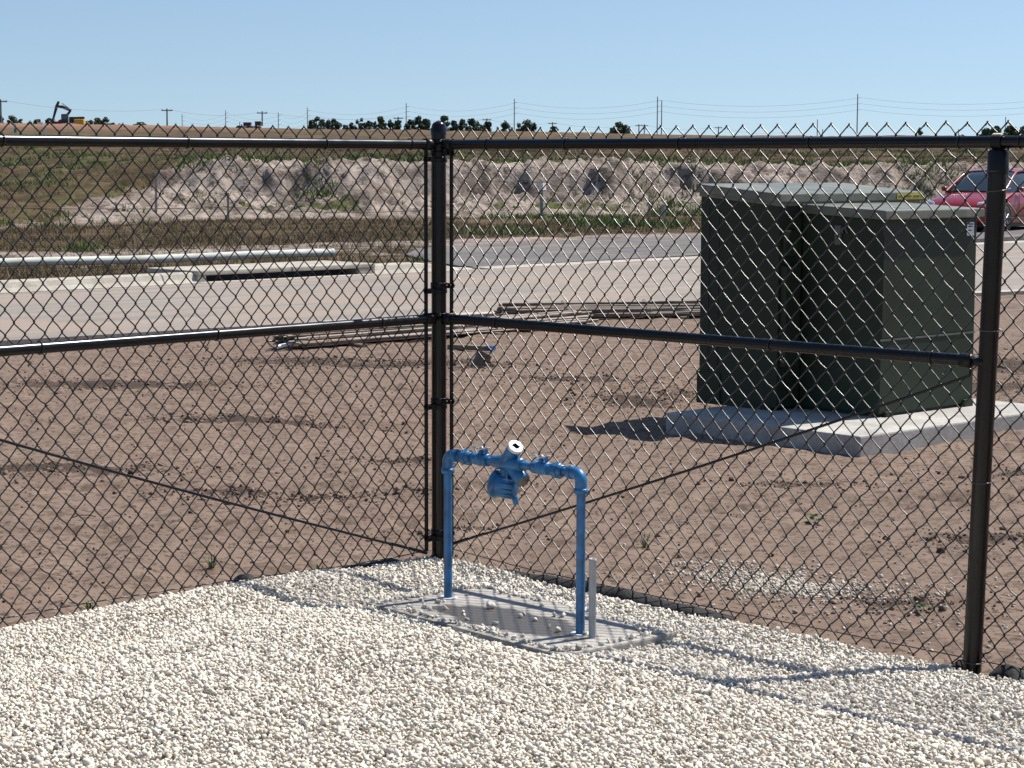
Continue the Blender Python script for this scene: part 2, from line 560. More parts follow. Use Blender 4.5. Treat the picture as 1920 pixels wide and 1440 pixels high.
BANK_SOIL_SHADE = [(-.9, .62, .9, .2), (3, .52, 3.4, .10), (-10.8, .38, .8, .12), (-13.2, .22, 1.1, .10), (-7, .55, .5, .2), (-4.5, .85, 1.3, .08), (8, .6, 1.6, .14), (11.3, .5, 1.5, .2), (15, .6, 1.2, .2), (-2.6, .35, .7, .1)]  # bank soil patches; the widest one paints the scarp's shade into the colour
TRACKS = [(0, 14.6, R(6), 0.16), (0, 16.4, R(6), 0.16), (-1, 11.3, R(-4), 0.13), (1.5, 10.9, R(14), 0.10)]


def damp_at(x, y):
    d = np.zeros_like(x)
    for (a, b, sx, sy) in damp_spots:
        d = np.maximum(d, np.exp(-((x - a) / sx) ** 2 - ((y - b) / sy) ** 2))
    return d


def berm_t(x, y):
    xx = x / np.maximum(y, 1) * 67.6
    wob = fbm(x * 0.22, y * 0.22, 5, 3) * 1.6
    foot = np.interp(xx, bx, b_foot)
    ln = np.interp(xx, bx, b_len)
    return (y + wob - foot) / ln, xx


def terrain(x, y, full=False):
    x = np.asarray(x, float); y = np.asarray(y, float)
    r = np.hypot(x, y)
    s, n = road_sn(x, y)
    lot = 1 - sstep(-1.6, -0.4, n - near_edge_n(s))
    z = np.full_like(x, GROUND_Z)
    far_lot = sstep(6.5, 8, r)
    # sandy lot: wind ripples, footprints, crumbs
    foot = np.clip(fbm(x * 3.1, y * 3.1, 3, 3), -1, 1)
    z += lot * far_lot * (0.020 * fbm(x * 0.7, y * 0.7, 1, 3) + 0.026 * foot + 0.016 * fbm(x * 7, y * 7, 2, 4))
    dm = damp_at(x, y)
    z += lot * dm * (0.040 * np.abs(fbm(x * 9, y * 9, 8, 4)) + 0.008)
    # two old wheel tracks across the lot
    for (tx, ty, ang, wd) in TRACKS:
        q = (x - tx) * -math.sin(ang) + (y - ty) * math.cos(ang) + 0.25 * fbm(x * 0.3, y * 0.3, 71, 2)
        w_ = np.exp(-(np.abs(q) / wd) ** 4)
        z += lot * far_lot * w_ * (-0.022 + 0.008 * np.sin(((x - tx) * math.cos(ang) + (y - ty) * math.sin(ang)) * 42)) + lot * far_lot * 0.014 * np.exp(-((np.abs(q) - wd * 1.35) / 0.06) ** 2)
    ldl = (x - CORNER[0]) * 0.731 + (y - CORNER[1]) * -0.682
    z -= 0.05 * sstep(-1.1, -0.35, ldl) * lot * (x < -0.3)
    z -= 0.115 * lot * np.exp(-np.maximum(0, np.hypot((x - 1.9) / 1.25, y - 14.2) - 1.5) ** 2 / 0.8)      # the dirt sinks round the cabinet pad
    # under the road sheets the ground stays flat and a little lower
    onroad = sstep(-0.4, 0.0, n - near_edge_n(s)) * (1 - sstep(N_FAR + 0.0, N_FAR + 0.5, n))
    z -= 0.06 * onroad
    # verge
    verge = sstep(N_FAR + 0.4, N_FAR + 2.0, n)
    z += verge * (0.05 * fbm(x * 0.8, y * 0.8, 4, 4))
    asph = asphalt_mask(x, y)
    z = z * (1 - asph) + asph * -0.10
    # berm and field
    t, xx = berm_t(x, y)
    tn = t + 0.20 * fbm(x * 0.42, y * 0.3, 21, 3)
    cut = np.exp(-((xx - 3.5) / 4.5) ** 4)                      # an eroded scarp right of the fence corner
    prof = 0.42 * sstep(0, 0.75, t) + 0.58 * (sstep(0.38, 0.72, tn) * (1 - cut) + sstep(0.47, 0.60, tn) * cut)
    prof = np.where(t >= 1.0, 1.0, prof)
    sandiness = np.interp(xx, bx, b_sand)
    prof = prof * sandiness + (1 - sandiness) * np.clip(t, 0, 1)
    behind = (y > 30)
    hgt = 1.74 + 0.30 * fbm(x * 0.13, y * 0.06, 61, 3)
    z += behind * hgt * prof
    face = np.clip(np.sin(np.clip(t, -0.15, 1.12) * math.pi / 1.12) + 0.1, 0, 1) * (t > -0.15) * (t < 1.12) * behind
    rough = np.abs(fbm(x * 0.9, y * 0.9, 11, 5))
    z += face * sandiness * (0.34 * rough - 0.14 + 0.24 * fbm(x * 1.9, y * 1.3, 12, 5) + 0.34 * np.abs(fbm(x * 2.9, y * 2.1, 16, 4)))
    furrow = np.sin((x * 0.45 + y * 0.9) * 2.1 + 1.5 * fbm(x * .2, y * .2, 31, 3))
    z += (1 - sandiness) * sstep(0, .1, t) * behind * (0.10 * furrow + 0.10 * fbm(x * 0.7, y * 0.7, 13, 4))
    th = np.degrees(np.arctan2(x, np.maximum(y, 1e-3)))
    Rc = np.interp(th, crest_th, crest_R); Zc = np.interp(th, crest_th, crest_Z)
    foot_y = np.interp(xx, bx, b_foot) + np.interp(xx, bx, b_len)
    rc0 = foot_y / np.maximum(np.cos(np.radians(th)), 0.2)
    tt = np.clip((r - rc0) / (Rc - rc0), 0, 1)
    z += behind * (Zc - 1.68) * (tt ** 0.92)
    z += behind * sstep(0.4, 0.9, tt) * 0.45 * fbm(x * 0.022, y * 0.01, 15, 3) * (1 - sstep(1.0, 1.3, r / Rc))
    z += behind * sstep(0.02, 0.2, tt) * 0.16 * fbm(x * 0.12, y * 0.12, 14, 4) * (1 - sstep(1.0, 1.3, r / Rc))
    drop = np.clip((r - Rc) / 150, 0, 1)
    z -= behind * (Zc - 3.0) * sstep(0, 1, drop)
    if not full:
        return z
    lobe = sstep(-1.2, 1.2, xx - (-16.0 + 6.8 * np.clip(t, 0, 1)) + 1.5 * fbm(x * .3, y * .2, 62, 3))
    sandm = np.clip(np.maximum(sstep(0.05, 0.35, face) * lobe, verge * (y < 52) * 0.9), 0, 1)
    strip = sstep(-0.8, 0.8, n - 34.6 + 0.09 * (s - 30)) * (1 - sstep(-0.12, 0.05, t))
    grass = np.zeros_like(x)
    grass = np.maximum(grass, strip * 0.95)
    left_strip = verge * (1 - sstep(-0.1, 0.02, t)) * (x < -1.5)
    grass = np.maximum(grass, left_strip * np.interp(n, [24.8, 26.0, 28.5, 32, 33.5, 40, 43], [0.3, .72, 0.66, 0.50, 0.36, 0.52, 0.9]))
    grass = np.maximum(grass, sstep(0.90, 1.02, t + 0.10 * fbm(x * .5, y * .3, 64, 3)) * behind)
    grass = np.maximum(grass, (1 - lobe) * sstep(-0.1, 0.05, t) * behind * 0.86)
    band = face * sandiness * np.exp(-((t - 0.32 - 0.1 * fbm(x * .15, y * .15, 77, 2)) / 0.10) ** 2) * (0.50 + 0.55 * fbm(x * .35, y * .25, 78, 3))
    grass = np.maximum(grass, band)
    grass = np.maximum(grass, sstep(400, 460, r))
    lush = 0.22 + 0.55 * np.exp(-((t - 1.02) / 0.20) ** 2) * sandiness + band * 1.5
    lush = lush + 0.35 * np.exp(-((t + 0.10) / 0.10) ** 2) * (x > -1)
    lush = lush * (1 - 0.6 * sstep(80, 160, r)) + 0.14 * (1 - sandiness) * (r < 125) * (t > 0) - 0.10 * (t < -0.05) * (x < -3)
    red = sstep(-5.2, -7.9, th) * sstep(200, 400, r) * 0.8 + 0.25 * sstep(160, 330, r)
    soil = np.zeros_like(x)  # dark spots on the bank: soil, plus painted shade at the scarp
    for (a, b, sx, st) in BANK_SOIL_SHADE:
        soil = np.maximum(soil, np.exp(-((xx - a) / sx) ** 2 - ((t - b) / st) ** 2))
    return z, dict(sand=sandm, grass=grass, lush=lush, damp=np.maximum(dm * lot * 0.95, soil * (y > 50) * 0.62), red=np.clip(red, 0, 1))  # damp also carries the bank's soil patches and painted scarp shade


SA = [24.6, 25.2, 26.7, 28.5, 30.2, 37.6, 48.9, 70, 90]
NB = [25.4, 26.6, 29.0, 30.6, 31.4, 30.84, 28.97, 27.0, 26.0]


def asphalt_mask(x, y):
    s, n = road_sn(x, y)
    back = np.interp(s, SA, NB)
    return sstep(24.2, 24.7, s) * sstep(N_FAR + .1, N_FAR + .5, n) * (1 - sstep(-0.3, 0.2, n - back))


# ------------------------------------------------------------------ ground sheet (polar grid round the camera, out to the horizon)
def build_ground():
    rr = [0.4, 1.2, 2.2, 3.2, 4.2, 5.0]
    while rr[-1] < 21.5: rr.append(rr[-1] + 0.026 * max(1, rr[-1] / 8))
    while rr[-1] < 57: rr.append(rr[-1] + 0.26)
    while rr[-1] < 88: rr.append(rr[-1] + 0.12)
    while rr[-1] < 470: rr.append(rr[-1] * 1.009)
    while rr[-1] < 900: rr.append(rr[-1] * 1.04)
    rr += [1400, 2500, 5000, 9000]
    th = list(np.arange(-22, 22.001, 0.09))
    th = list(np.arange(-180, -23, 4.5)) + th + list(np.arange(26.5, 179, 4.5))
    rr, th = np.array(rr), np.radians(np.array(th))
    nr, nt_ = len(rr), len(th)
    X = rr[:, None] * np.sin(th)[None]; Y = rr[:, None] * np.cos(th)[None]
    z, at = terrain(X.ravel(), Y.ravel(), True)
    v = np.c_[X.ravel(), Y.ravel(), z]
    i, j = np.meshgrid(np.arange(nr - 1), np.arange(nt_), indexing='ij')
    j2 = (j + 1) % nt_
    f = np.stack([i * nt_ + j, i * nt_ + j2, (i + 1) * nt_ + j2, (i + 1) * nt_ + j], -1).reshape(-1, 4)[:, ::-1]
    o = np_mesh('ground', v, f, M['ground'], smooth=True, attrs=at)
    tag(o, kind='structure')
    return o


build_ground()


def strip_mesh(name, left, right, z, mat, skirt=0.08):
    """a sheet between two polylines of equal length, with a skirt down its rim"""
    mb = MB()
    n = len(left)
    zz = z if hasattr(z, '__len__') else [z] * n
    vs = []
    for k in range(n):
        vs += [(left[k][0], left[k][1], zz[k]), (right[k][0], right[k][1], zz[k])]
    fs = [[2 * k, 2 * k + 2, 2 * k + 3, 2 * k + 1][::-1] for k in range(n - 1)]
    mb.add(vs, fs)
    lo = [(p[0], p[1], p[2] - skirt) for p in vs]
    for k in range(n - 1):
        for e in (0, 1):
            a, b = 2 * k + e, 2 * k + 2 + e
            mb.add([vs[a], vs[b], lo[b], lo[a]], [[0, 1, 2, 3]])
    for a, b in ((0, 1), (2 * n - 2, 2 * n - 1)):
        mb.add([vs[a], vs[b], lo[b], lo[a]], [[0, 1, 2, 3]])
    return mb.build(name, mat)


def sn(s, n):
    return (s * ROAD_U[0] + n * ROAD_N[0], s * ROAD_U[1] + n * ROAD_N[1])


ss = list(np.arange(-40, 90, 1.0))
tag(strip_mesh('road', [sn(s, N_FAR - 0.28) for s in ss], [sn(s, float(near_edge_n(s)) + 0.30) for s in ss], GROUND_Z + 0.004, M['dusty_road']), kind='structure')
# the flush concrete ribbon on the lot side of the road
s2 = [s for s in np.arange(15.0, 90, 0.6)]
rib = strip_mesh('kerb', [sn(s, float(near_edge_n(s)) + 0.30) for s in s2], [sn(s, float(near_edge_n(s)) + 0.02) for s in s2], GROUND_Z + 0.012, M['kerb_concrete'])
tag(rib, kind='structure')


# far kerb: raised kerb and gutter to the left, flush ribbon to the right
def profile_strip(name, spans, prof, mat, taper=None):
    mb = MB()
    rows = []
    for s in spans:
        f = 1.0 if not taper else float(1 - 0.86 * sstep(taper[0], taper[1], s))
        rows.append([(*sn(s, N_FAR + dn), GROUND_Z + (dz * f if dz > 0.013 else dz)) for dn, dz in prof])
    k = len(prof)
    vs = [p for r_ in rows for p in r_]
    fs = []
    for i in range(len(rows) - 1):
        for j in range(k - 1):
            fs.append([i * k + j, i * k + j + 1, (i + 1) * k + j + 1, (i + 1) * k + j])
    mb.add(vs, [f[::-1] for f in fs])
    mb.add(rows[0], [list(range(k))]); mb.add(rows[-1], [list(range(k))[::-1]])
    return mb.build(name, mat)


kerb_prof = [(-0.30, -0.05), (-0.30, 0.012), (-0.02, 0.0), (0.03, 0.05), (0.07, 0.125), (0.12, 0.145), (0.30, 0.145), (0.32, -0.05)]
gut_prof = [(-0.30, -0.05), (-0.30, 0.012), (0.0, 0.022), (0.20, 0.022), (0.22, -0.05)]
IN0, IN1 = 18.6, 22.1
tag(profile_strip('kerb', list(np.arange(-40, IN0 + .01, 0.9)) + [IN0 - 0.002], kerb_prof, M['kerb_concrete']), kind='structure')
tag(profile_strip('kerb', [IN1 + 0.002] + list(np.arange(22.5, 24.45, 0.2)), kerb_prof, M['kerb_concrete'], (23.0, 24.3)), kind='structure')
tag(profile_strip('kerb', list(np.arange(24.42, 90, 0.9)), gut_prof, M['kerb_concrete']), kind='structure')


def build_inlet():
    t = thing('storm_drain_inlet', 'concrete kerb inlet with a long dark opening beside the road', 'storm drain', (*sn((IN0 + IN1) / 2, N_FAR), GROUND_Z), math.atan2(ROAD_U[1], ROAD_U[0]))
    h = (IN1 - IN0) / 2
    b = MB()
    b.box((-h, -0.02, 0.100), (h, 1.25, 0.172), bev=0.02)
    b.box((-h, 0.35, -0.2), (h, 1.2, 0.098))
    b.box((-h, -0.01, -0.2), (-h + 0.16, 0.348, 0.098), bev=0.01)
    b.box((h - 0.35, -0.01, -0.2), (h, 0.348, 0.098), bev=0.01)
    b.build('top_slab', M['kerb_concrete'], t)
    d = MB(); d.box((-h + 0.162, 0.30, -0.1), (h - 0.352, 0.349, 0.097))
    d.build('throat', M['dark_recess'], t)
    a = MB(); a.box((-h - 0.02, -0.30, -0.05), (h + 0.02, -0.022, 0.009))
    a.build('apron', M['kerb_concrete'], t)


build_inlet()
# second carriageway beyond the ribbon
tag(strip_mesh('road', [sn(s, float(n)) for s, n in zip(SA, NB)], [sn(s, N_FAR + 0.225) for s in SA], [float(np.interp(s, [24, 32, 48, 60], [-0.04, -0.01, 0.10, 0.12])) for s in SA], M['dark_road'], 0.25), kind='structure')


# ------------------------------------------------------------------ stones
def hull_variants(n, squash=(1, .82, .66), pts=13, jitter=0.25, seed=1):
    out = []
    rg = np.random.default_rng(seed)
    for _ in range(n):
        p = rg.normal(size=(pts, 3))
        p /= np.linalg.norm(p, axis=1)[:, None]
        p *= (1 + rg.uniform(-jitter, jitter, (pts, 1)))
        p *= np.array(squash) * rg.uniform(0.85, 1.15, 3)
        bm = bmesh.new()
        for q in p: bm.verts.new(q)
        r_ = bmesh.ops.convex_hull(bm, input=bm.verts)
        dele = list({g for g in r_['geom_interior'] + r_['geom_unused'] if isinstance(g, bmesh.types.BMVert)})
        bmesh.ops.delete(bm, geom=dele, context='VERTS')
        bmesh.ops.triangulate(bm, faces=bm.faces[:])
        bm.verts.index_update()
        out.append((np.array([v.co[:] for v in bm.verts]), np.array([[v.index for v in f.verts] for f in bm.faces])))
        bm.free()
    return out


def rot_mats(n, rg, tilt=1.0):
    q = rg.normal(size=(n, 4)); q /= np.linalg.norm(q, axis=1)[:, None]
    if tilt < 1:
        q[:, 1:3] *= tilt; q /= np.linalg.norm(q, axis=1)[:, None]
    w, x, y, z = q.T
    return np.stack([1 - 2 * (y * y + z * z), 2 * (x * y - z * w), 2 * (x * z + y * w),
                     2 * (x * y + z * w), 1 - 2 * (x * x + z * z), 2 * (y * z - x * w),
                     2 * (x * z - y * w), 2 * (y * z + x * w), 1 - 2 * (x * x + y * y)], -1).reshape(n, 3, 3)


def scatter_stones(name, pos, size, tint, mat, variants, seed, tilt=1.0, smooth=True):
    rg = np.random.default_rng(seed)
    n = len(pos)
    which = rg.integers(0, len(variants), n)
    Rm = rot_mats(n, rg, tilt)
    V, Fc, T, base = [], [], [], 0
    for k, (v, f) in enumerate(variants):
        idx = np.where(which == k)[0]
        if not len(idx): continue
        w = np.einsum('nij,vj->nvi', Rm[idx], v) * size[idx][:, None, None] + pos[idx][:, None, :]
        V.append(w.reshape(-1, 3))
        Fc.append((f[None] + (base + np.arange(len(idx)) * len(v))[:, None, None]).reshape(-1, 3))
        T.append(np.repeat(tint[idx], len(v), axis=0))
        base += len(idx) * len(v)
    return np_mesh(name, np.concatenate(V), np.concatenate(Fc), mat, smooth=smooth, colors=np.concatenate(T))


def inside_dist(x, y):
    """signed distance inside the two fence lines (positive on the camera's side)"""
    dl = (x - CORNER[0]) * 0.731 + (y - CORNER[1]) * -0.682
    dr = (x - CORNER[0]) * -0.708 + (y - CORNER[1]) * -0.706
    return dl, dr


def gravel_edge(x, y):
    dl, dr = inside_dist(x, y)
    w = 0.035 * fbm(x * 3.0, y * 3.0, 41, 3)
    along = (x - CORNER[0]) * 0.706 - (y - CORNER[1]) * 0.708
    return np.minimum(dl + 0.07 + w, dr + 0.03 - 0.095 * sstep(0.2, 0.9, along) + w)


SLAB_Z, SLAB_K = 0.055, 0.968
SLAB_C = np.array([0.019, 7.55]); SLAB_A = math.atan2(-0.76, 0.65)
SLAB_H = (0.54, 0.26)


def slab_local(x, y):
    dx, dy = x - SLAB_C[0], y - SLAB_C[1]
    ca, sa_ = math.cos(SLAB_A), math.sin(SLAB_A)
    return dx * ca + dy * sa_, -dx * sa_ + dy * ca


def on_slab(x, y):
    a, b = slab_local(x, y)
    return (np.abs(a) < SLAB_H[0]) & (np.abs(b) < SLAB_H[1])


def left_hump(x, y):
    dl, dr = inside_dist(x, y)
    return 0.050 * (1 - sstep(0.10, 0.55, dl)) * sstep(-0.11, 0.02, dl) * sstep(0.25, 0.9, dr) * (0.8 + 0.4 * vnoise(x * 2.1, y * 2.1, 91))


def heap(x, y):
    """the stone is heaped towards the camera, the slab stays clear in its own hollow"""
    dl, dr = inside_dist(x, y)
    a, b = slab_local(x, y)
    away = np.hypot(np.maximum(np.abs(a) - SLAB_H[0] + 0.02, 0), np.maximum(np.abs(b) - SLAB_H[1] + 0.02, 0))
    h = (0.055 * sstep(0.05, 0.75, dr) + 0.056 * sstep(0.7, 1.35, dr)) * sstep(-0.05, 1.3, dl)
    h += 0.018 * fbm(x * 0.9, y * 0.9, 95, 2) * sstep(0.5, 1.2, dr)
    hollow = 1 - sstep(0.0, 0.22, away)
    return h * (1 - hollow) + (SLAB_Z - 0.004) * hollow


def gravel_z(x, y):
    e = gravel_edge(x, y)
    return GROUND_Z + 0.052 * sstep(-0.05, 0.05, e) - 0.004 + 0.018 * fbm(x * 2.2, y * 2.2, 43, 3) * sstep(0, .3, e) + left_hump(x, y) + heap(x, y)


def build_gravel():
    # the bed: a sheet that rises out of the dirt along its edge
    n = 240
    gx, gy = np.meshgrid(np.linspace(-4.5, 4.5, n), np.linspace(-1.5, 9.25, n))
    z = gravel_z(gx, gy) - 0.014
    e = gravel_edge(gx, gy)
    z = np.where(e < -0.02, GROUND_Z - 0.1, z)
    a, b = slab_local(gx, gy)
    i, j = np.meshgrid(np.arange(n - 1), np.arange(n - 1), indexing='ij')
    f = np.stack([i * n + j, i * n + j + 1, (i + 1) * n + j + 1, (i + 1) * n + j], -1).reshape(-1, 4)
    bed = np_mesh('gravel_bed', np.c_[gx.ravel(), gy.ravel(), z.ravel()], f, M['gravel_bed'], smooth=True)
    tag(bed, kind='structure')
    # the stones
    st = 0.0130
    X, Y = np.meshgrid(np.arange(-2.9, 2.9, st), np.arange(4.85, 9.3, st))
    X = X.ravel() + rng.uniform(-.5, .5, X.size) * st; Y = Y.ravel() + rng.uniform(-.5, .5, Y.size) * st
    e = gravel_edge(X, Y)
    keep = (e > -0.012) & (np.abs(X) < 0.27 * Y + 0.45)
    a, b = slab_local(X, Y)
    cover = np.maximum(np.abs(a) / SLAB_H[0], np.abs(b) / SLAB_H[1]) + 0.22 * fbm(X * 6, Y * 6, 47, 3)
    p = np.clip((cover - 0.86) / 0.14, 0.0, 1)
    p = np.where(cover < 0.86, 0.009, np.maximum(p ** 1.6, 0.009))
    keep &= rng.random(X.size) < p
    X, Y = X[keep], Y[keep]
    m = len(X)
    size = np.clip(rng.lognormal(math.log(0.0084), 0.30, m), 0.004, 0.019)
    Z = gravel_z(X, Y) + rng.uniform(-0.008, 0.006, m)
    sl = on_slab(X, Y)
    size = np.where(sl & (cover[keep] < 0.9), size * 1.35, size)
    Z = np.where(sl, np.maximum(Z, SLAB_Z + 0.002 + size * 0.45), Z)
    g = rng.beta(5, 2.0, m)[:, None]
    tint = (0.52 + 0.24 * g) * np.array([1.0, 0.936, 0.822])
    warm = rng.random(m) < 0.07
    tint[warm] *= np.array([0.93, 0.86, 0.78])
    grey = rng.random(m) < 0.045
    tint[grey] *= rng.uniform(0.38, 0.75, grey.sum())[:, None]
    o = scatter_stones('gravel', np.c_[X, Y, Z], size, np.clip(tint, 0.05, 0.82), M['stone'], hull_variants(22, seed=3), 11)
    tag(o, 'white crushed stone covering the ground inside the fence corner', 'gravel', kind='stuff')


build_gravel()


def build_spill():
    m = 1700
    X = rng.normal(1.12, 0.20, m); Y = rng.normal(8.78, 0.17, m) - (X - 1.12) * 0.5
    m2 = 420
    X = np.r_[X, rng.normal(1.45, 0.42, m2)]; Y = np.r_[Y, rng.normal(8.45, 0.33, m2) - (X[m:] - 1.45) * 0.5]
    dl, dr = inside_dist(X, Y)
    k = dr < -0.03
    X, Y = X[k], Y[k]; m = len(X)
    size = np.clip(rng.lognormal(math.log(0.0075), 0.32, m), 0.004, 0.02)
    Z = terrain(X, Y) + size * 0.35
    tint = (0.34 + 0.22 * rng.random(m))[:, None] * np.array([1, 0.92, 0.80])
    o = scatter_stones('gravel', np.c_[X, Y, Z], size, tint, M['stone'], hull_variants(10, seed=5), 12)
    tag(o, 'small spill of pale stones on the brown dirt outside the right fence run', 'gravel', kind='stuff')


build_spill()


def build_clods():
    pos, size = [], []
    for (a, b, sx, sy) in damp_spots:
        k = int(260 * math.sqrt(sx * sy) / 0.25)
        X = rng.normal(a, sx * 0.75, k); Y = rng.normal(b, sy * 0.8, k)
        pos.append(np.c_[X, Y]); size.append(np.clip(rng.lognormal(math.log(0.0062), 0.55, k), 0.002, 0.022))
    k = 5000
    r = 8.0 + 12.5 * rng.random(k) ** 0.8; t = np.radians(rng.uniform(-17, 17, k))
    pos.append(np.c_[r * np.sin(t), r * np.cos(t)]); size.append(np.clip(rng.lognormal(math.log(0.0048), 0.55, k), 0.002, 0.03))
    P = np.concatenate(pos); S = np.concatenate(size)
    dl, dr = inside_dist(P[:, 0], P[:, 1])
    k = ((dl < -0.06) | (dr < -0.06))
    P, S = P[k], S[k]
    n = len(P)
    Z = terrain(P[:, 0], P[:, 1]) + S * 0.25
    d = rng.random(n)[:, None]
    tint = np.array([0.075, 0.053, 0.041]) * (1 - d) + np.array([0.25, 0.18, 0.14]) * d
    o = scatter_stones('dirt_clods', np.c_[P, Z], S, tint, M['clod'], hull_variants(14, (1, .85, .7), 14, 0.3, 9), 21)
    tag(o, 'dark crumbs and clods of soil strewn over the sandy lot', 'soil clods', kind='stuff')


build_clods()


# ------------------------------------------------------------------ grass as stuff
def tufts(name, X, Y, h, blades, width, mat, label, lean=0.5, seed=5):
    rg = np.random.default_rng(seed)
    n = len(X)
    Z = terrain(X, Y) - 0.01
    N = n * blades
    bx_ = np.repeat(X, blades) + rg.normal(0, 1, N) * np.repeat(h, blades) * 0.35
    by_ = np.repeat(Y, blades) + rg.normal(0, 1, N) * np.repeat(h, blades) * 0.35
    bz = np.repeat(Z, blades)
    hh = np.repeat(h, blades) * rg.uniform(0.5, 1.15, N)
    a = rg.uniform(0, 2 * math.pi, N)
    w = width * hh * rg.uniform(0.7, 1.3, N)
    lx = rg.normal(0, lean, N) * hh; ly = rg.normal(0, lean, N) * hh
    V = np.empty((N, 3, 3))
    V[:, 0] = np.c_[bx_ - np.cos(a) * w, by_ - np.sin(a) * w, bz]
    V[:, 1] = np.c_[bx_ + np.cos(a) * w, by_ + np.sin(a) * w, bz]
    V[:, 2] = np.c_[bx_ + lx, by_ + ly, bz + hh]
    F = np.arange(N * 3).reshape(-1, 3)
    t = np.repeat(np.clip(np.repeat(rg.random(n), blades) * .6 + rg.random(N) * .4, 0, 1), 3)
    o = np_mesh(name, V.reshape(-1, 3), F, mat, colors=np.c_[t, t, t])
    tag(o, label, 'grass', kind='stuff')


def build_grass():
    n = 150000
    r = 29 + 95 * rng.random(n) ** 1.3
    t = np.radians(rng.uniform(-18, 18, n))
    X, Y = r * np.sin(t), r * np.cos(t)
    z, at = terrain(X, Y, True)
    asph = asphalt_mask(X, Y)
    s_, n_ = road_sn(X, Y)
    ok = (asph < 0.05) & (n_ > N_FAR + 0.5)
    g = at['grass'] * ok
    patch = 0.5 + 0.5 * fbm(X * 0.5, Y * 0.5, 51, 4)
    keep = rng.random(n) < g * sstep(0.22, 0.62, patch)
    lush = at['lush'] + 0.55 * fbm(X * 0.35, Y * 0.35, 52, 4)
    gr = keep & (lush > 0.42)
    dr = keep & ~gr
    tufts('dry_grass', X[dr], Y[dr], rng.uniform(0.05, 0.17, dr.sum()), 5, 0.05, M['dry_grass'], 'brown dry grass growing on the verge and the field behind the road')
    # a few fresh weeds growing on the bare sand too
    k = rng.random(n) < at['sand'] * 0.7 * sstep(0.56, 0.72, 0.5 + 0.5 * fbm(X * 0.45, Y * 0.3, 53, 4)) * ok * (r > 55)
    gr = gr | k
    tufts('green_grass', X[gr], Y[gr], rng.uniform(0.07, 0.24, gr.sum()) * np.where(k[gr], 1.5, 1.0), 7, 0.085, M['green_grass'], 'fresh green grass and weeds along the sandy bank and the verge', seed=6)


build_grass()


# ------------------------------------------------------------------ chain link fence
OUT_L = np.array([-0.731, 0.682])      # outward normals of the two runs
OUT_R = np.array([0.708, 0.706])
POST_R = 0.0325
RAIL_R = 0.021
CELL_H, CELL_W = 0.0905, 0.082
WIRE_R = 0.0027


def run_point(d, out, s, z, off=0.0):
    return Vector((CORNER[0] + d[0] * s + out[0] * off, CORNER[1] + d[1] * s + out[1] * off, z))


def chain_mesh(name, d, out, s0, s1, ztop, zbot, parent, seed):
    rg = np.random.default_rng(seed)
    half = CELL_W / 2
    n = int((s1 - s0) / half)
    rows = int((ztop - zbot) / (CELL_H / 2))
    N = 6
    ang = np.arange(N) * 2 * math.pi / N
    V, F, base = [], [], 0
    jit_s = rg.normal(0, 0.0017, (n + 2, rows + 2)); jit_z = rg.normal(0, 0.0016, (n + 2, rows + 2))
    slope = half / (CELL_H / 2)
    for i in range(n):
        pts = []
        for k in range(rows + 1):
            # picket i sits between column i and column i + 1
            right = ((k + i) % 2 == 0)
            col = i + (1 if right else 0)
            sgn = 1 if right else -1
            sx = s0 + col * half + jit_s[col, k]
            z = ztop - k * CELL_H / 2 + jit_z[col, k]
            ov = 0.0022                                     # the loops hook past one another
            w = WIRE_R
            # front/back of the flat spiral
            yb, ya = (0.75 * w, -0.75 * w) if right else (-0.75 * w, 0.75 * w)
            if k == 0:
                pts += [(sx - sgn * 0.006, z - 0.014, -yb * 2.2), (sx + sgn * 0.001, z - 0.002, -yb * 1.0)]
            pts += [(sx - sgn * (0.0045), z + 0.0075, yb)] if k else []
            pts += [(sx + sgn * ov, z + 0.0015, yb * 0.7), (sx + sgn * ov, z - 0.0015, ya * 0.7)]
            if k < rows:
                pts += [(sx - sgn * (0.0045), z - 0.0075, ya)]
                c2 = i + (0 if right else 1)
                x2 = s0 + c2 * half; z2 = z - CELL_H / 2
                pts += [((sx + x2) / 2 + sgn * 0.0016, (z + z2) / 2 + 0.001, ya * 1.1)]
        P = np.array(pts)
        s, z, y = P[:, 0], P[:, 1], P[:, 2]
        y = y + 0.006 * fbm(s * 1.3, z * 1.3, seed, 2)
        s = s + 0.006 * fbm(s * 1.1, z * 1.7, seed + 3, 2)
        m = len(P)
        C = np.c_[CORNER[0] + d[0] * s + out[0] * (RAIL_R + 0.006 + y), CORNER[1] + d[1] * s + out[1] * (RAIL_R + 0.006 + y), z]
        T = np.empty_like(C)
        T[1:-1] = C[2:] - C[:-2]; T[0] = C[1] - C[0]; T[-1] = C[-1] - C[-2]
        T /= np.linalg.norm(T, axis=1)[:, None]
        U = np.cross(T, np.array([out[0], out[1], 0.0])); U /= np.linalg.norm(U, axis=1)[:, None]
        W = np.cross(T, U)
        ring = C[:, None] + WIRE_R * (np.cos(ang)[None, :, None] * U[:, None] + np.sin(ang)[None, :, None] * W[:, None])
        V.append(ring.reshape(-1, 3))
        a = np.arange(m - 1)[:, None] * N + np.arange(N)[None]
        b = np.arange(m - 1)[:, None] * N + (np.arange(N)[None] + 1) % N
        F.append((np.stack([a, b, b + N, a + N], -1) + base).reshape(-1, 4))
        base += m * N
    return np_mesh(name, np.concatenate(V), np.concatenate(F), M['black_wire'], parent, smooth=True)


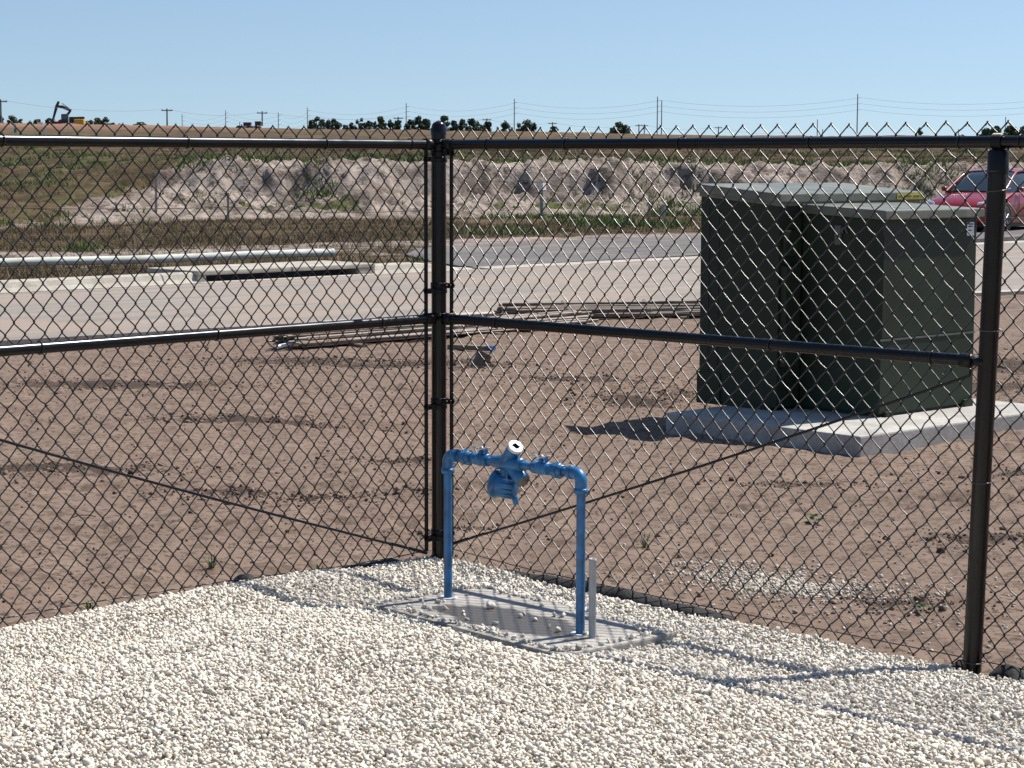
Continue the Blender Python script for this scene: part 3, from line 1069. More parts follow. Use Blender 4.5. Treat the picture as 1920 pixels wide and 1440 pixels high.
def tie_wire(parent, d, out, s, z, seed, post=False):
    mb = MB()
    rg = random.Random(seed)
    pts = []
    r = RAIL_R + 0.003
    lean = rg.uniform(-0.012, 0.012)
    for k in range(13):
        a = math.radians(-200 + k * 25)
        pts.append(run_point(d, out, s + lean * k / 12, z + r * math.sin(a + math.pi / 2), -r * math.cos(a + math.pi / 2)))
    e = pts[-1]
    dd = Vector((d[0], d[1], 0))
    pts += [e + dd * 0.010 + Vector((0, 0, -0.012)), e + dd * 0.022 + Vector((0, 0, -0.030)), e + dd * 0.030 + Vector((0, 0, -0.040))]
    mb.tube(pts, 0.0021, 6)
    q = pts[-1]
    o = Vector((out[0], out[1], 0))
    curl = [q + dd * (0.006 * math.cos(k)) + o * 0.006 * math.sin(k) + Vector((0, 0, -0.003 * k)) for k in range(9)]
    mb.tube(curl, 0.0021, 6)
    mb.build('tie_wire', M['black_wire'], parent)


def band(name, parent, centre, dirn, z, barpos):
    """a clamp round a post with a bolt tab reaching the tension bar"""
    mb = MB()
    c = Vector((centre[0], centre[1], z))
    mb.lathe([(POST_R + .0005, -0.011), (POST_R + 0.004, -0.011), (POST_R + 0.004, 0.011), (POST_R + .0005, 0.011)], c, n=24, closed=False)
    ang = math.atan2(dirn[1], dirn[0])
    T = Matrix.Translation(c) @ Matrix.Rotation(ang, 4, 'Z')
    mb.box((POST_R - 0.002, -0.011, -0.011), (barpos + 0.030, -0.006, 0.011), T, 0.001)
    mb.box((POST_R - 0.002, 0.011, -0.0105), (barpos + 0.030, 0.016, 0.0105), T, 0.001)
    b = T @ Vector((barpos + 0.017, -0.022, 0)); b2 = T @ Vector((barpos + 0.017, 0.028, 0))
    mb.tube([b, b2], 0.005, 8)
    mb.build(name, M['black_fitting'], parent)


def make_post(name, parent, xy, z0, z1, mat):
    mb = MB()
    mb.lathe([(POST_R, z0), (POST_R, z1)], (xy[0], xy[1], 0), n=32)
    return mb.build(name, mat, parent)


corner_t = thing('fence_post', 'black steel corner post with a domed cap where the two fence runs meet', 'fence post', (CORNER[0], CORNER[1], -0.1))


def local_parent(o, parent):
    """parents an object built in world coordinates"""
    o.parent = parent
    o.matrix_parent_inverse = Matrix.Translation(parent.location).inverted()


class AtWorld:
    pass


def reparent(parent):
    for ch in parent.children:
        ch.matrix_parent_inverse = Matrix.Translation(parent.location).inverted()


make_post('post', corner_t, CORNER, -0.25, 1.862, M['black_vinyl'])
mb = MB()
mb.lathe([(POST_R + 0.003, 1.842), (POST_R + 0.003, 1.870), (POST_R - 0.001, 1.874), (POST_R - 0.001, 1.878), (POST_R - 0.004, 1.887), (POST_R - 0.010, 1.894), (POST_R - 0.019, 1.899), (POST_R - 0.027, 1.901), (0.0, 1.902)], (CORNER[0], CORNER[1], 0), n=32)
mb.build('post_cap', M['black_vinyl'], corner_t)
for z in (1.737, 1.168, 0.662, 0.080):
    band('tension_band', corner_t, CORNER, LEFT_DIR, z, 0.052)
for z in (1.752, 1.180, 0.675, 0.092):
    band('tension_band', corner_t, CORNER, RIGHT_DIR, z + 0.012, 0.052)
for dd in (LEFT_DIR, RIGHT_DIR):
    for z in (1.80, 1.048):
        band('rail_band', corner_t, CORNER, dd, z + (0.0 if dd is LEFT_DIR else 0.012), 0.012)
reparent(corner_t)


def line_post(parent, d, out, s, z0):
    foot, top = run_point(d, out, s - 0.022, z0 - 0.2), run_point(d, out, s + 0.034, 1.755)      # it leans a little along the run
    mb = MB(); mb.tube([foot, top], POST_R, 32)
    p = mb.build('line_post', M['black_vinyl'], parent)
    mb = MB()
    mb.lathe([(POST_R + 0.004, 1.690), (POST_R + 0.004, 1.762), (POST_R - 0.004, 1.772), (0.0, 1.774)], run_point(d, out, s + 0.034, 0.0), n=28)
    s = s + 0.034
    # the eye the rail runs through
    pts_o, pts_i, w = [], [], 0.017
    for k in range(24):
        a = 2 * math.pi * k / 24
        pts_o.append((math.cos(a) * 0.029, math.sin(a) * 0.029)); pts_i.append((math.cos(a) * 0.0225, math.sin(a) * 0.0225))
    vs, fs = [], []
    for e in (-w, w):
        for (a, b) in pts_o + pts_i:
            vs.append(run_point(d, out, s + e, 1.80 + b, a))
    for k in range(24):
        j = (k + 1) % 24
        fs += [[k, j, 48 + j, 48 + k], [24 + k, 24 + j, 72 + j, 72 + k], [k, j, 24 + j, 24 + k], [48 + k, 48 + j, 72 + j, 72 + k]]
    mb.add(vs, fs, True)
    mb.build('loop_cap', M['black_fitting'], p)
    return p


def post_tie(parent, d, out, s, z, tilt=0.0):
    mb = MB()
    s = s - 0.022 + 0.056 * (z + 0.26) / 2.0
    xy = CORNER + d * s
    r = POST_R + 0.0028
    pts = []
    base = math.atan2(-out[1], -out[0])
    for k in range(15):
        a = base + math.radians(-112 + 16 * k)
        pts.append((xy[0] + r * math.cos(a), xy[1] + r * math.sin(a), z + tilt * (k - 7) / 7))
    e0, e1 = Vector(pts[0]), Vector(pts[-1])
    o = Vector((out[0], out[1], 0)) * 0.022
    mb.tube([e0 + o + Vector((0, 0, -.006))] + pts + [e1 + o + Vector((0, 0, .004))], 0.0021, 6)
    mb.build('tie_wire', M['grey_tie'], parent)


M['grey_tie'] = plain('grey_tie', (0.055, 0.055, 0.055), 0.35, spec=0.7)


def truss_rod(parent, d, out, s0, z0, s1, z1, off):
    mb = MB()
    a, b = run_point(d, out, s0, z0, off), run_point(d, out, s1, z1, off)
    pts = []
    for k in range(25):
        t = k / 24
        pts.append(a.lerp(b, t) + Vector((0, 0, -0.012 * math.sin(math.pi * t))))
    # the upper end bends in to the clamp
    u = Vector((d[0], d[1], 0))
    pts += [b + u * 0.03 + Vector((0, 0, 0.012)), b + u * 0.034 + Vector((0, 0, 0.035))]
    mb.tube(pts, 0.0054, 8)
    # turnbuckle at the foot
    ax = (b - a).normalized()
    mb.tube([a - ax * 0.05, a + ax * 0.06], 0.0075, 8)
    mb.tube([a + ax * 0.09, a + ax * 0.17], 0.0060, 8)
    mb.build('truss_rod', M['black_vinyl'], parent)


def tension_wire(parent, d, out, s0, s1, zs, mat):
    mb = MB()
    pts = []
    for k in range(41):
        t = k / 40
        s = s0 + (s1 - s0) * t
        pts.append(run_point(d, out, s, float(np.interp(s, zs[0], zs[1])), RAIL_R + 0.012))
    mb.tube(pts, 0.0024, 6)
    mb.build('tension_wire', mat, parent)


def fence_run(label, d, out, length, mesh_bot, ties_top, ties_mid, posts, seed, joints=()):
    t = thing('chain_link_fence', label, 'fence', (float(CORNER[0] + d[0] * 1.2), float(CORNER[1] + d[1] * 1.2), -0.06), group='runs of the black chain link fence')
    chain_mesh('wire_mesh', d, out, 0.052, length, 1.868, mesh_bot, t, seed)
    mb = MB(); mb.tube([run_point(d, out, 0.058, 1.80), run_point(d, out, length * 0.5, 1.7985), run_point(d, out, length, 1.80)], RAIL_R, 24)
    for j in joints: mb.tube([run_point(d, out, j - .0015, 1.7992), run_point(d, out, j + .0015, 1.7992)], RAIL_R + 0.0009, 24)
    mb.build('top_rail', M['black_vinyl'], t)
    m0 = 0.058
    segs = [(m0, posts[0] - 0.055)] + ([(posts[0] + 0.055, length)] if length > posts[0] + 0.2 and d[0] < 0 else [])
    for a, b in segs:
        mb = MB(); mb.tube([run_point(d, out, a, 1.048), run_point(d, out, b, 1.048)], RAIL_R, 24)
        mb.build('mid_rail', M['black_vinyl'], t)
    for z in (1.80, 1.048):
        mb = MB()
        ax = (d[0], d[1], 0)
        mb.lathe([(0.006, 0.038), (0.020, 0.040), (RAIL_R + 0.0045, 0.052), (RAIL_R + 0.0045, 0.088), (RAIL_R, 0.088)], run_point(d, out, 0, z), ax, n=24)
        mb.build('rail_end', M['black_fitting'], t)
    # the clamp that holds the far end of the mid rail
    mb = MB()
    ax = (d[0], d[1], 0)
    mb.lathe([(RAIL_R, -0.09), (RAIL_R + 0.0045, -0.09), (RAIL_R + 0.0045, -0.055), (0.02, -0.045), (0.006, -0.042)], run_point(d, out, posts[0], 1.048), ax, n=24)
    c = run_point(d, out, posts[0], 1.048)
    mb.lathe([(POST_R + .0005, -0.012), (POST_R + 0.004, -0.012), (POST_R + 0.004, 0.012), (POST_R + .0005, 0.012)], c, n=24, closed=False)
    T = Matrix.Translation(c) @ Matrix.Rotation(math.atan2(-d[1], -d[0]), 4, 'Z')
    mb.box((POST_R, -0.009, -0.011), (POST_R + 0.035, 0.009, 0.011), T, 0.001)
    mb.build('rail_end', M['black_fitting'], t)
    mb = MB()
    mb.tube([run_point(d, out, 0.052, mesh_bot + 0.04, RAIL_R + .006), run_point(d, out, 0.052, 1.775, RAIL_R + .006)], 0.0085, 8)
    mb.build('tension_bar', M['black_fitting'], t)
    for k, s in enumerate(ties_top): tie_wire(t, d, out, s, 1.80, seed * 31 + k)
    for k, s in enumerate(ties_mid): tie_wire(t, d, out, s, 1.048, seed * 57 + k)
    for p in posts:
        if p < length: line_post(t, d, out, p, -0.06)
    return t


fl = fence_run('left run of chain link fence, its rails catching bright sun glints', LEFT_DIR, OUT_L, 3.6, -0.02, (0.17, 0.66, 1.37, 2.2), (0.35, 1.24, 2.06), (2.75,), 3)
truss_rod(fl, LEFT_DIR, OUT_L, 0.13, 0.035, 2.62, 0.86, -0.004)
tension_wire(fl, LEFT_DIR, OUT_L, 0.04, 3.6, ([0, 0.4, 1.2, 1.9, 3.6], [0.02, 0.015, 0.050, 0.065, 0.06]), M['grey_tie'])
reparent(fl)
fr = fence_run('right run of chain link fence with a line post, passing before the green electrical cabinet', RIGHT_DIR, OUT_R, 5.6, -0.045, (0.30, 0.76, 1.37, 2.0, 2.63, 2.87), (0.36, 1.83, 2.54), (2.75, 5.5), 4, joints=(1.46, 2.30))
truss_rod(fr, RIGHT_DIR, OUT_R, 0.13, 0.075, 2.665, 0.985, -0.004)
tension_wire(fr, RIGHT_DIR, OUT_R, 0.04, 5.6, ([0, 0.5, 1.3, 2.7, 5.6], [0.03, 0.005, -0.005, -0.005, -0.01]), M['grey_tie'])
for z, tl in ((1.70, 0.002), (1.632, 0.006), (1.158, -0.002), (0.63, 0.003), (-0.004, -0.004)):
    post_tie(fr, RIGHT_DIR, OUT_R, 2.75, z, tl)
reparent(fr)


# ------------------------------------------------------------------ weed fabric showing under the fence
def fabric_strip(name, label, d, out, s0, s1, height, off, seed, base=-0.03):
    rg = np.random.default_rng(seed)
    n = max(10, int((s1 - s0) / 0.02))
    th = 0.003
    vs, fs = [], []
    for k in range(n + 1):
        s = s0 + (s1 - s0) * k / n
        u = k / n
        h = height * (0.15 + 0.85 * math.sin(math.pi * min(1, max(0, u))) ** 0.6) * (0.75 + 0.5 * float(vnoise(s * 9, 1.0, seed)))
        w = 0.015 * float(fbm(s * 7, 3.0, seed, 3))
        rows = [(off + 0.02 + w, base - 0.05), (off + w, base), (off + 0.016 + w * 1.6, base + h * 0.55), (off + 0.045 + w, base + h), (off + 0.085 + w * .5, base + h * 0.75)]
        for o_, z in rows: vs.append(run_point(d, out, s, z, o_))
        for o_, z in rows: vs.append(run_point(d, out, s, z - th, o_ + th))
    m = 10
    for k in range(n):
        for j in range(4):
            a = k * m + j
            fs.append([a, a + 1, a + m + 1, a + m])
            b = a + 5
            fs.append([b, b + m, b + m + 1, b + 1])
        for j in (4, 9): pass
        a = k * m + 4
        fs.append([a, a + 5, a + m + 5, a + m])
        a = k * m
        fs.append([a, a + m, a + m + 5, a + 5])
    mb = MB(); mb.add(vs, fs, True)
    o = mb.build(name, M['fabric_black'])
    tag(o, label, 'weed fabric', 'edges of black weed fabric showing along the fence')


fabric_strip('weed_fabric', 'long black fabric edge under the right fence run behind the blue pipes', RIGHT_DIR, OUT_R, 0.24, 1.66, 0.040, -0.055, 3)
fabric_strip('weed_fabric', 'black fabric edge on the gravel just left of the corner post', LEFT_DIR, OUT_L, 0.12, 0.58, 0.035, 0.03, 5)
fabric_strip('weed_fabric', 'small black fabric lump poking up through the gravel by the left fence run', LEFT_DIR, OUT_L, 1.03, 1.12, 0.032, -0.02, 7, 0.03)
fabric_strip('weed_fabric', 'black fabric flap standing up just right of the line post', RIGHT_DIR, OUT_R, 2.81, 2.93, 0.045, -0.04, 9, -0.04)
fabric_strip('weed_fabric', 'brownish fabric corner standing up just left of the line post', RIGHT_DIR, OUT_R, 2.645, 2.69, 0.04, -0.02, 10, -0.045)

# ------------------------------------------------------------------ slab, backflow preventer, stub pipe
slab = thing('concrete_slab', 'thin damp stained concrete slab under the blue pipes, strewn with stones', 'concrete slab', (SLAB_C[0], SLAB_C[1], SLAB_Z - 0.05), SLAB_A)
mb = MB()
mb.box((-SLAB_H[0] - 0.02, -SLAB_H[1] - 0.02, -0.06), (SLAB_H[0] + 0.02, SLAB_H[1] + 0.02, 0.052), bev=0.008)
so = mb.build('slab', M['slab_local'] if 'slab_local' in M else concrete_mat('damp_slab', (0.43, 0.41, 0.375), (0.30, 0.285, 0.26), wet=(0.05, -0.06, 0.42, 0.17, R(3))), slab)

E1 = Vector((-0.252, 8.134, 0.0)); E2 = Vector((0.253, 7.503, 0.0))
ZP1, ZP2 = 0.578, 0.598
PR = 0.0168


def build_backflow():
    t = thing('backflow_preventer', 'blue painted backflow preventer on two upright pipes over the concrete slab', 'backflow preventer', (0, 7.82, 0))
    BL = M['blue_paint']
    A, B = Vector((E1.x, E1.y, ZP1)), Vector((E2.x, E2.y, ZP2))
    ax = (B - A).normalized()
    L = (B - A).length
    for P, z in ((E1, ZP1), (E2, ZP2)):
        m = MB(); m.tube([(P.x, P.y, -0.05), (P.x, P.y, z - 0.05)], PR, 24)
        m.build('riser_pipe', BL, t)
        m = MB()
        m.lathe([(PR + 0.004, 0.0), (PR + 0.014, 0.002), (PR + 0.022, 0.0), (PR + 0.02, -0.004)], (P.x, P.y, 0.006), n=18)
        m.build('base_collar', M['white_plastic'], t)
        # elbow
        m = MB()
        sgn = ax if P is E1 else -ax
        C = Vector((P.x, P.y, z))
        pts = []
        rad = 0.030
        for k in range(11):
            a = math.pi / 2 * k / 10
            pts.append(C + Vector((0, 0, -rad)) + sgn * rad - sgn * rad * math.cos(a) + Vector((0, 0, rad * math.sin(a))))
        m.tube([C + Vector((0, 0, -0.055))] + pts + [C + sgn * 0.055], PR + 0.0055, 22)
        m.lathe([(PR + .004, -0.006), (PR + 0.0085, -0.006), (PR + 0.0095, 0.004), (PR + 0.0085, 0.014), (PR + .004, 0.014)], C + Vector((0, 0, -0.068)), n=24)
        m.lathe([(PR + .004, -0.006), (PR + 0.0085, -0.006), (PR + 0.0095, 0.004), (PR + 0.0085, 0.014), (PR + .004, 0.014)], C + sgn * 0.052, sgn, n=24)
        m.build('elbow', BL, t)
        m = MB()                          # a dribble collar of thread under the elbow
        m.tube([C + Vector((0, 0, -0.082)), C + Vector((0, 0, -0.070))], PR - 0.001, 20)
        m.build('thread', M['dark_recess'], t)

    def p(s): return A + ax * s
    # nipples, unions and valve bodies along the axis, as lathed profiles
    m = MB(); m.tube([p(0.05), p(L - 0.05)], PR - 0.002, 22); m.build('nipple', BL, t)
    for s in (0.118, L - 0.135):
        m = MB()
        m.lathe([(PR, -0.032), (PR + 0.006, -0.030), (PR + 0.007, -0.012), (PR + 0.013, -0.010)], p(s), ax, n=24, closed=False)
        m.lathe([(PR + 0.005, -0.010), (PR + 0.0145, -0.008), (PR + 0.0145, 0.014), (PR + 0.005, 0.016)], p(s), ax, n=8, smooth=False)
        m.lathe([(PR + 0.010, 0.016), (PR + 0.006, 0.020), (PR + 0.005, 0.034), (PR, 0.035)], p(s), ax, n=24, closed=False)
        m.build('union', BL, t)
    for s, up in ((0.216, 1), (L - 0.228, 1)):
        v = MB()
        v.lathe([(PR, -0.045), (PR + 0.007, -0.044), (PR + 0.007, -0.026), (PR + 0.004, -0.024), (PR + 0.009, -0.010), (PR + 0.0095, 0.008), (PR + 0.004, 0.022), (PR + 0.007, 0.024), (PR + 0.007, 0.042), (PR, 0.043)], p(s), ax, n=24)
        side = ax.cross(Vector((0, 0, 1))).normalized()
        top = p(s) + Vector((0, 0, PR + 0.004))
        v.lathe([(0.012, 0), (0.012, 0.012), (0.008, 0.014), (0.006, 0.022)], top, n=14)
        vo = v.build('ball_valve', BL, t)
        h = MB()
        c = top + Vector((0, 0, 0.020))
        T = Matrix.Translation(c) @ Matrix.Rotation(math.atan2(ax.y, ax.x) + 0.25, 4, 'Z')
        h.lathe([(0.007, -0.004), (0.009, 0.0), (0.007, 0.008), (0.0, 0.009)], c, n=12)
        h.box((-0.036, -0.006, -0.001), (0.036, 0.006, 0.003), T, 0.001)
        h.box((-0.040, -0.0075, 0.000), (-0.022, 0.0075, 0.009), T, 0.002)
        h.box((0.022, -0.0075, 0.000), (0.040, 0.0075, 0.009), T, 0.002)
        h.build('handle', M['grey_metal'], vo)
        c2 = MB()                          # test cock on the camera's side of each valve
        q0 = p(s) - side * 0.0 + Vector((0, 0, PR + 0.002)) + ax * 0.028
        c2.tube([q0, q0 + Vector((0, 0, 0.014))], 0.006, 10)
        c2.lathe([(0.008, 0.014), (0.008, 0.022), (0.004, 0.024)], q0, n=6, smooth=False)
        c2.build('test_cock', BL, vo)
    # the body
    mid = p(L * 0.47)
    body = MB()
    body.lathe([(PR, -0.085), (PR + 0.007, -0.083), (PR + 0.009, -0.060), (PR + 0.013, -0.030), (PR + 0.015, 0.0), (PR + 0.013, 0.035), (PR + 0.010, 0.065), (PR + 0.008, 0.085), (PR, 0.087)], mid, ax, n=28)
    up_axis = Vector((0.36, -0.60, 0.70)).normalized()
    low_axis = Vector((0.543, -0.627, -0.56)).normalized()
    uc = mid - ax * 0.012
    body.lathe([(0.030, -0.01), (0.0295, 0.030), (0.0265, 0.045), (0.0265, 0.052), (0.029, 0.055), (0.0295, 0.090)], uc, up_axis, n=28)
    lc = mid + ax * 0.004
    body.lathe([(0.028, 0.0), (0.027, 0.055), (0.030, 0.064), (0.030, 0.102), (0.026, 0.106)], lc, low_axis, n=28)
    # neck and ribs down to the relief valve
    body.tube([mid - ax * 0.018 + Vector((0, 0, -0.01)), mid - ax * 0.020 + Vector((0, 0, -0.075))], [0.017, 0.022], 18)
    for k in (-0.032, -0.006):
        body.tube([mid + ax * k + Vector((0, 0, -0.01)) - Vector((0, 0.018, 0)), mid + ax * k + Vector((0, 0, -0.085)) - Vector((0, 0.022, 0))], 0.0055, 8)
    body.build('valve_body', BL, t)
    cap = MB()
    n = 28
    q = Vector((0, 0, 1)).rotation_difference(up_axis)
    o = uc + up_axis * 0.0902
    outer = [o + q @ Vector((0.0285 * math.cos(2 * math.pi * k / n), 0.0285 * math.sin(2 * math.pi * k / n), 0.014)) for k in range(n)]
    rim = [o + q @ Vector((0.0292 * math.cos(2 * math.pi * k / n), 0.0292 * math.sin(2 * math.pi * k / n), -0.006)) for k in range(n)]
    sq = []
    for k in range(n):
        a = 2 * math.pi * k / n
        m_ = max(abs(math.cos(a + .5)), abs(math.sin(a + .5)))
        sq.append((0.0135 / m_ * math.cos(a), 0.0105 / m_ * math.sin(a)))
    inn = [o + q @ Vector((x, y, 0.014)) for x, y in sq]
    deep = [o + q @ Vector((x, y, 0.001)) for x, y in sq]
    cap.add(rim + outer, [[k, (k + 1) % n, n + (k + 1) % n, n + k] for k in range(n)], True)
    cap.add(outer + inn, [[k, (k + 1) % n, n + (k + 1) % n, n + k] for k in range(n)])
    cp = cap.build('end_cap', M['white_plastic'], t)
    soc = MB()
    soc.add(inn + deep, [[k, (k + 1) % n, n + (k + 1) % n, n + k] for k in range(n)])
    soc.add(deep, [list(range(n))])
    soc.build('socket', M['dark_recess'], cp)
    low = MB()
    e = lc + low_axis * 0.106
    low.lathe([(0.024, 0.0), (0.022, 0.004), (0.010, 0.006), (0.010, 0.0135), (0.0, 0.014)], e, low_axis, n=24)
    s1 = low_axis.orthogonal().normalized(); s2 = low_axis.cross(s1)
    for a in (0.6, 2.7, 4.4): low.lathe([(0.004, 0.003), (0.004, 0.010), (0.0, 0.011)], e + (s1 * math.cos(a) + s2 * math.sin(a)) * 0.017, low_axis, n=6, smooth=False)
    low.build('bonnet', M['bare_brass'], t)
    # relief valve: a flat bell with a flange on the left
    rv = MB()
    rc = mid - ax * 0.030 + Vector((0.0, -0.004, -0.088))
    ra = Vector((0.93, -0.32, -0.12)).normalized()
    rv.lathe([(0.0, -0.052), (0.040, -0.050), (0.050, -0.043), (0.0535, -0.036), (0.0535, -0.024), (0.049, -0.022), (0.047, -0.014), (0.044, 0.006), (0.040, 0.030), (0.038, 0.052), (0.034, 0.055), (0.0, 0.056)], rc, ra, n=36)
    for k in range(12):
        a = 2 * math.pi * k / 12
        s1 = ra.orthogonal().normalized(); s2 = ra.cross(s1)
        c = rc + (s1 * math.cos(a) + s2 * math.sin(a)) * 0.0415
        rv.tube([c + ra * -0.012, c + ra * 0.05], 0.0055, 6)
    rv.lathe([(0.012, 0.0), (0.012, 0.02), (0.009, 0.03), (0.0, 0.031)], rc + ra * 0.048 + Vector((0, 0, -0.036)), Vector((0.2, -0.2, -1)), n=12)
    rv.build('relief_valve', BL, t)
    reparent(t)
    t.location = (0, 7.82 * SLAB_K, SLAB_Z)
    t.scale = (SLAB_K,) * 3
    return t


build_backflow()

stub = thing('stub_pipe', 'short grey plastic pipe standing upright beside the right blue riser', 'pipe', (0.2856, 7.21, SLAB_Z))
mb = MB()
ro, ri, h = 0.0130, 0.0095, 0.285
mb.lathe([(ro, -0.05), (ro, h - 0.012), (ro + .0012, h - 0.010), (ro + .0012, h), (ri, h), (ri, h - 0.06), (0.0, h - 0.061)], (0, 0, 0), n=22)
mb.build('pipe', M['grey_pvc'], stub)

# ------------------------------------------------------------------ electrical cabinet on its pad
CAB_A = R(43)
CAB_O = (1.897, 14.843)
PAD_TOP = 0.05
pad = thing('concrete_pad', 'thick pale concrete pad carrying the green electrical cabinet', 'concrete pad', (2.276, 13.481, -0.170), CAB_A)
pad.scale = (1.061, 1.061, 1.061)
mb = MB(); mb.box((0.0, 0.0, -0.3), (2.28, 1.63, PAD_TOP - GROUND_Z), bev=0.012)
mb.build('pad', M['pad_concrete'], pad)

cab = thing('electrical_cabinet', 'dark green metal electrical cabinet of a tall and a lower box, both with flat lids', 'electrical cabinet', (CAB_O[0], CAB_O[1], -0.053), CAB_A)
cab.scale = (1.061, 1.061, 1.061)


def build_cabinet():
    def slope(mb_, k, y0):                       # roofs and lids fall towards the front
        mb_.v = [(x, y, z + (k * (y - y0) if z > 1.0 else 0.0)) for x, y, z in mb_.v]
    g, l = M['cabinet_green'], M['lid_green']
    m = MB()
    m.box((0.0, 0.0, 0.02), (1.55, 0.70, 1.415), bev=0.006)
    slope(m, 0.080, 0.0)
    m.box((-0.012, 0.50, 0.0), (0.06, 0.712, 0.22), bev=0.004)
    m.box((0.0, 0.05, 0.0), (1.55, 0.66, 0.03))
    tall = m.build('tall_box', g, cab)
    m = MB(); m.box((-0.004, 0.53, 0.26), (-0.0005, 0.535, 1.36)); m.box((-0.004, 0.62, 0.23), (0.0, 0.63, 1.38)); m.build('door_seam', M['dark_recess'], tall)
    m = MB(); m.box((-0.025, -0.030, 1.410), (1.58, 0.73, 1.470), bev=0.008)
    m.box((-0.006, -0.010, 1.385), (1.56, 0.71, 1.4095))
    slope(m, 0.080, 0.0)
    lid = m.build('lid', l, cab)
    m = MB(); m.box((1.26, -0.0335, 1.417), (1.56, -0.0312, 1.459))
    lb = m.build('warning_label', M['yellow_label'], lid)
    lb['label'] = 'yellow warning strip with small dark print'
    # small dark print
    m = MB()
    x = 1.278
    rr = random.Random(4)
    while x < 1.54:
        w = rr.choice((0.010, 0.013, 0.016))
        if rr.random() < 0.86:
            m.box((x, -0.0352, 1.432), (x + w * 0.55, -0.0340, 1.445))
        x += w
    m.build('lettering', M['faded_ink'], lb)
    # inner details in the recess between the boxes
    m = MB()
    m.box((0.02, -0.055, 0.30), (0.16, -0.004, 0.98), bev=0.004)
    m.box((0.03, -0.03, 1.05), (0.17, -0.006, 1.22), bev=0.004)
    m.build('side_flange', g, cab)
    # lower box
    m = MB()
    m.box((0.235, -0.684, 0.02), (1.295, -0.012, 1.305), bev=0.006)
    slope(m, 0.045, -0.684)
    m.box((0.255, -0.66, 0.0), (1.275, -0.012, 0.03))
    low = m.build('low_box', g, cab)
    m = MB(); m.box((0.230, -0.6885, 0.505), (1.300, -0.6852, 0.517)); m.build('seam_strip', M['cabinet_trim'], low)
    m = MB(); m.box((0.245, -0.6865, 0.525), (1.285, -0.6850, 1.20)); m.build('access_panel', g, low)
    m = MB()
    m.box((0.21, -0.722, 1.305), (1.33, -0.012, 1.367), bev=0.008)
    slope(m, 0.045, -0.684)
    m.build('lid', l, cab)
    m = MB(); m.box((1.175, -0.6890, 1.180), (1.255, -0.6862, 1.272))
    lb = m.build('paper_label', M['white_label'], low)
    m = MB()
    for z0, a, b in ((1.238, 1.187, 1.22), (1.238, 1.225, 1.237), (1.212, 1.187, 1.213), (1.212, 1.218, 1.227), (1.254, 1.187, 1.245)):
        m.box((a, -0.6902, z0), (b, -0.6892, z0 + 0.009))
    m.build('print', M['label_ink'], lb)
    # hasp and padlock eye on the shaded face, feet brackets
    m = MB()
    m.box((0.215, -0.35, 1.13), (0.234, -0.30, 1.26), bev=0.003)
    m.tube([(0.225, -0.36, 1.21), (0.21, -0.365, 1.24), (0.21, -0.39, 1.25), (0.225, -0.40, 1.21)], 0.006, 8)
    m.build('hasp', M['cabinet_trim'], low)
    m = MB()
    m.box((1.17, -0.709, 0.0), (1.27, -0.6845, 0.05), bev=0.004)
    m.build('anchor_bracket', g, low)
    m = MB()
    m.box((0.28, -0.709, 0.0), (0.36, -0.6845, 0.035), bev=0.004)
    m.build('anchor_bracket', g, low)


build_cabinet()


# ------------------------------------------------------------------ rebar bundles, plank, clod, sticks
def rod_bundle(label, p0, p1, n, width, height, seed, white_tip=False):
    a, b = Vector((*p0, 0)), Vector((*p1, 0))
    L = (b - a).length
    t = thing('rod_bundle', label, 'rod bundle', (a.x, a.y, GROUND_Z), math.atan2(b.y - a.y, b.x - a.x), 'bundles of steel rods on the ground')
    rg = random.Random(seed)
    m = MB()
    for k in range(n):
        y, z = rg.uniform(-width, width), 0
        z = 0.03 + rg.random() * height * (1 - (y / width) ** 2 * 0.6)
        s = rg.uniform(-0.12, 0.10)
        e = rg.uniform(-0.15, 0.10)
        pts = []
        for q in range(9):
            u = q / 8
            pts.append((s + (L + e - s) * u, y * (1 + 0.12 * math.sin(u * 4 + k)) + 0.008 * math.sin(u * 5 + k * 2), z + 0.004 * math.sin(u * 6 + k)))
        m.tube(pts, rg.uniform(0.010, 0.015), 6)
    m.build('rods', M['rusty_steel'], t)
    for u in (0.07, 0.2, 0.5, 0.82):
        m = MB()
        pts = [(L * u + 0.02 * math.sin(k), (width + 0.02) * math.cos(2 * math.pi * k / 14), 0.03 + height / 2 + (height / 2 + 0.02) * math.sin(2 * math.pi * k / 14)) for k in range(15)]
        m.tube(pts, 0.004, 5)
        m.build('tie_wire', M['rusty_steel'], t)
    for u in (0.16, 0.62):
        m = MB(); m.box((L * u - 0.045, -width - 0.12, -0.02), (L * u + 0.045, width + 0.12, 0.025), bev=0.004)
        m.build('timber_block', M['old_wood'], t)
    if white_tip:
        m = MB(); m.tube([(-0.20, -0.05, 0.035), (0.05, -0.05, 0.06)], 0.02, 10); m.build('white_tip', M['white_plastic'], t)
    return t


rod_bundle('steel rod bundle with a white tipped end, lying behind the corner post', (-2.12, 19.8), (0.75, 22.75), 80, 0.20, 0.13, 5, True)
rod_bundle('steel rod bundle lying in front of the pale kerb, left of the green cabinet', (-0.05, 23.55), (3.1, 24.3), 90, 0.20, 0.16, 6)

t = thing('wood_plank', 'short weathered wood plank with a blue painted end on the dirt', 'plank', (-0.60, 19.85, GROUND_Z), math.atan2(-0.2, 0.42))
mb = MB(); mb.box((0, -0.05, 0.0), (0.40, 0.05, 0.045), bev=0.004); mb.build('board', M['old_wood'], t)
mb = MB(); mb.box((0.402, -0.051, 0.0), (0.47, 0.051, 0.047), bev=0.004); mb.build('painted_end', M['blue_mark'], t)

